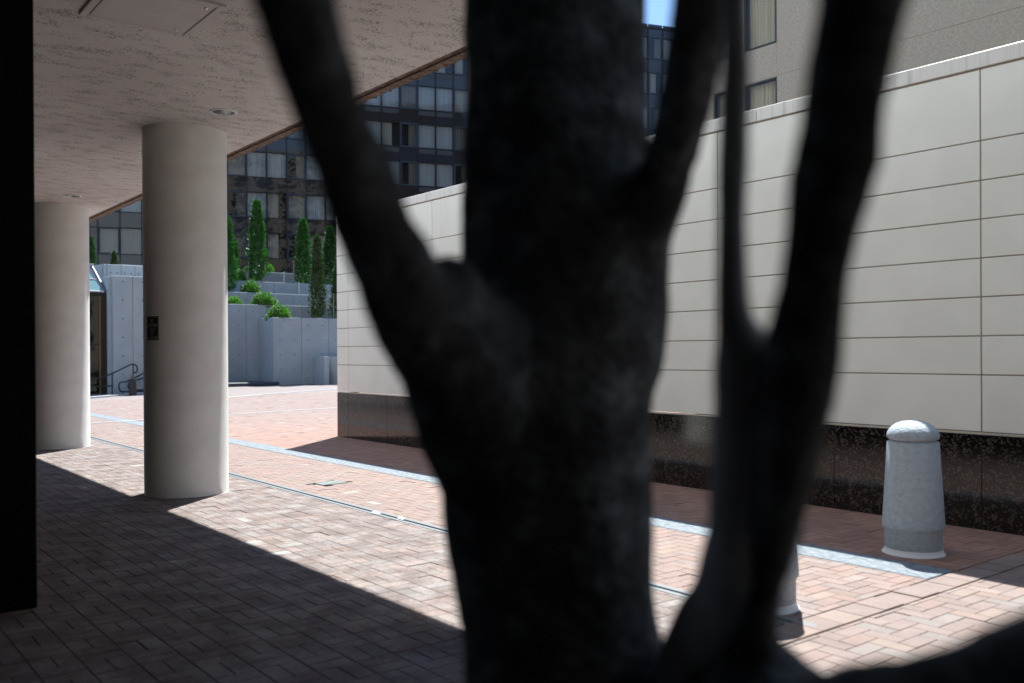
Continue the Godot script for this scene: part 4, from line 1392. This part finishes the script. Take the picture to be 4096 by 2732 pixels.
func street_tree() -> void:
	var t := thing("street_tree", W(0, 0, 0), "dark many-stemmed street tree close by, out of focus", "tree")
	# trunk and limbs as one smooth surface
	var limbs := [
		[[0.74, 1.401, -1.021, 0.061], [0.693, 1.503, -0.982, 0.058], [0.656, 1.559, -0.948, 0.044], [0.641, 1.576, -0.934, 0.037]],
		[[0.885, 0.45, -0.99, 0.163], [0.877, 0.819, -1.0, 0.147], [0.879, 1.023, -1.0, 0.143], [0.873, 1.125, -1.004, 0.142], [0.868, 1.233, -1.008, 0.144], [0.866, 1.323, -1.01, 0.145], [0.869, 1.431, -1.008, 0.142], [0.876, 1.557, -1.003, 0.144], [0.882, 1.648, -1.011, 0.139], [0.893, 1.76, -1.028, 0.134], [0.92, 1.919, -1.059, 0.136], [0.953, 2.091, -1.097, 0.140], [0.986, 2.436, -1.135, 0.132]],
		[[0.796, 1.274, -1.027, 0.067], [0.731, 1.402, -1.002, 0.064], [0.633, 1.503, -0.953, 0.057], [0.548, 1.573, -0.892, 0.047], [0.492, 1.621, -0.848, 0.041], [0.44, 1.673, -0.8, 0.037], [0.382, 1.727, -0.756, 0.034], [0.334, 1.794, -0.718, 0.033], [0.298, 1.858, -0.696, 0.031], [0.27, 1.919, -0.68, 0.028]],
		[[0.943, 1.502, -0.95, 0.050], [0.94, 1.607, -0.914, 0.040], [0.92, 1.686, -0.854, 0.036], [0.874, 1.763, -0.776, 0.034], [0.836, 1.837, -0.717, 0.031], [0.797, 1.901, -0.672, 0.029], [0.788, 2.015, -0.653, 0.028]],
		[[0.965, 0.85, -0.86, 0.100], [0.958, 1.03, -0.772, 0.075], [0.899, 1.159, -0.691, 0.036], [0.832, 1.249, -0.616, 0.024], [0.776, 1.339, -0.559, 0.025], [0.735, 1.419, -0.516, 0.031], [0.708, 1.489, -0.486, 0.035], [0.698, 1.548, -0.468, 0.030], [0.689, 1.606, -0.45, 0.031], [0.679, 1.665, -0.433, 0.033], [0.673, 1.687, -0.425, 0.031], [0.674, 1.74, -0.412, 0.033], [0.674, 1.786, -0.399, 0.035], [0.679, 1.87, -0.382, 0.034], [0.731, 2.1, -0.38, 0.034], [0.76, 2.5, -0.34, 0.030]],
		[[0.965, 0.87, -0.87, 0.12], [0.97, 1.005, -0.762, 0.10], [0.872, 1.085, -0.584, 0.066], [0.805, 1.166, -0.447, 0.048], [0.788, 1.207, -0.371, 0.044], [0.774, 1.252, -0.306, 0.044], [0.789, 1.3, -0.244, 0.044], [0.82, 1.36, -0.19, 0.042]]]
	inst("trunk", blended(limbs, Vector3(0.05, 0.58, -1.32), Vector3(1.22, 2.16, -0.17), 0.0135, 48.0).mesh(M.bark), t)
	limb("root_flare", [[0.95, -0.05, -0.96, 0.26], [0.91, 0.10, -0.98, 0.20], [0.888, 0.35, -0.99, 0.165], [0.88, 0.70, -0.998, 0.143]], M.bark, t, 0.06, 30)
	limb("leader", [[0.953, 2.091, -1.097, 0.126], [0.986, 2.436, -1.135, 0.115], [1.051, 2.932, -1.213, 0.10], [1.15, 3.7, -1.2, 0.075], [1.1, 4.6, -1.1, 0.04]], M.bark, t, 0.06, 26)
	limb("branch", [[0.298, 1.858, -0.696, 0.031], [0.27, 1.919, -0.68, 0.028], [0.1, 2.5, -0.72, 0.025], [0.05, 3.4, -0.7, 0.015]], M.bark, t)
	limb("branch", [[0.797, 1.901, -0.672, 0.029], [0.788, 2.015, -0.653, 0.028], [0.80, 2.6, -0.62, 0.022], [0.85, 3.4, -0.5, 0.015]], M.bark, t)
	limb("branch", [[0.71, 2.0, -0.381, 0.034], [0.731, 2.1, -0.38, 0.034], [0.76, 2.5, -0.34, 0.03], [0.8, 3.4, -0.3, 0.018]], M.bark, t)
	limb("low_branch", [[0.789, 1.3, -0.244, 0.044], [0.82, 1.36, -0.19, 0.042], [0.92, 1.55, -0.05, 0.034], [1.1, 2.2, 0.1, 0.02]], M.bark, t)
	limb("sapling_stem", [[0.964, 0.90, -0.84, 0.10], [0.949, 1.095, -0.779, 0.073], [0.9, 1.183, -0.715, 0.056], [0.81, 1.284, -0.634, 0.037], [0.756, 1.375, -0.588, 0.030], [0.733, 1.44, -0.568, 0.028], [0.719, 1.496, -0.554, 0.029], [0.711, 1.536, -0.56, 0.017], [0.71, 1.62, -0.561, 0.014], [0.712, 1.691, -0.56, 0.015], [0.714, 1.763, -0.559, 0.014], [0.714, 1.834, -0.559, 0.012], [0.73, 2.012, -0.572, 0.011], [0.75, 2.8, -0.5, 0.008]], M.bark_pale, t, 0.08)
	# crown, out of view above; dense to block sky light from the stems
	var mb := MB.new()
	var r := RandomNumberGenerator.new()
	r.seed = 311
	var f := noise(312, 0.9, 2)
	for k in 16000:
		var o := Vector3(r.randfn(), r.randfn(), r.randfn()).normalized()
		var p := Vector3(0.7, 4.6, -0.2) + Vector3(o.x * 1.9, o.y * 1.15, o.z * 1.9) * pow(r.randf(), 0.4) * (1.0 + 0.5 * f.get_noise_3dv(o * 1.5))
		if f.get_noise_3dv(p * 1.4) < -0.05: continue
		var d := Vector3(r.randfn(), r.randfn() - 0.3, r.randfn()).normalized()
		var tint := r.randf_range(0.6, 1.0)
		leaf(mb, p, d, Vector3(r.randfn() * 0.5, 1, r.randfn() * 0.5).normalized(), r.randf_range(0.06, 0.11), r.randf_range(0.015, 0.028), Color(tint, tint, tint))
	inst("crown", mb.mesh(M.leaf_d, true), t)
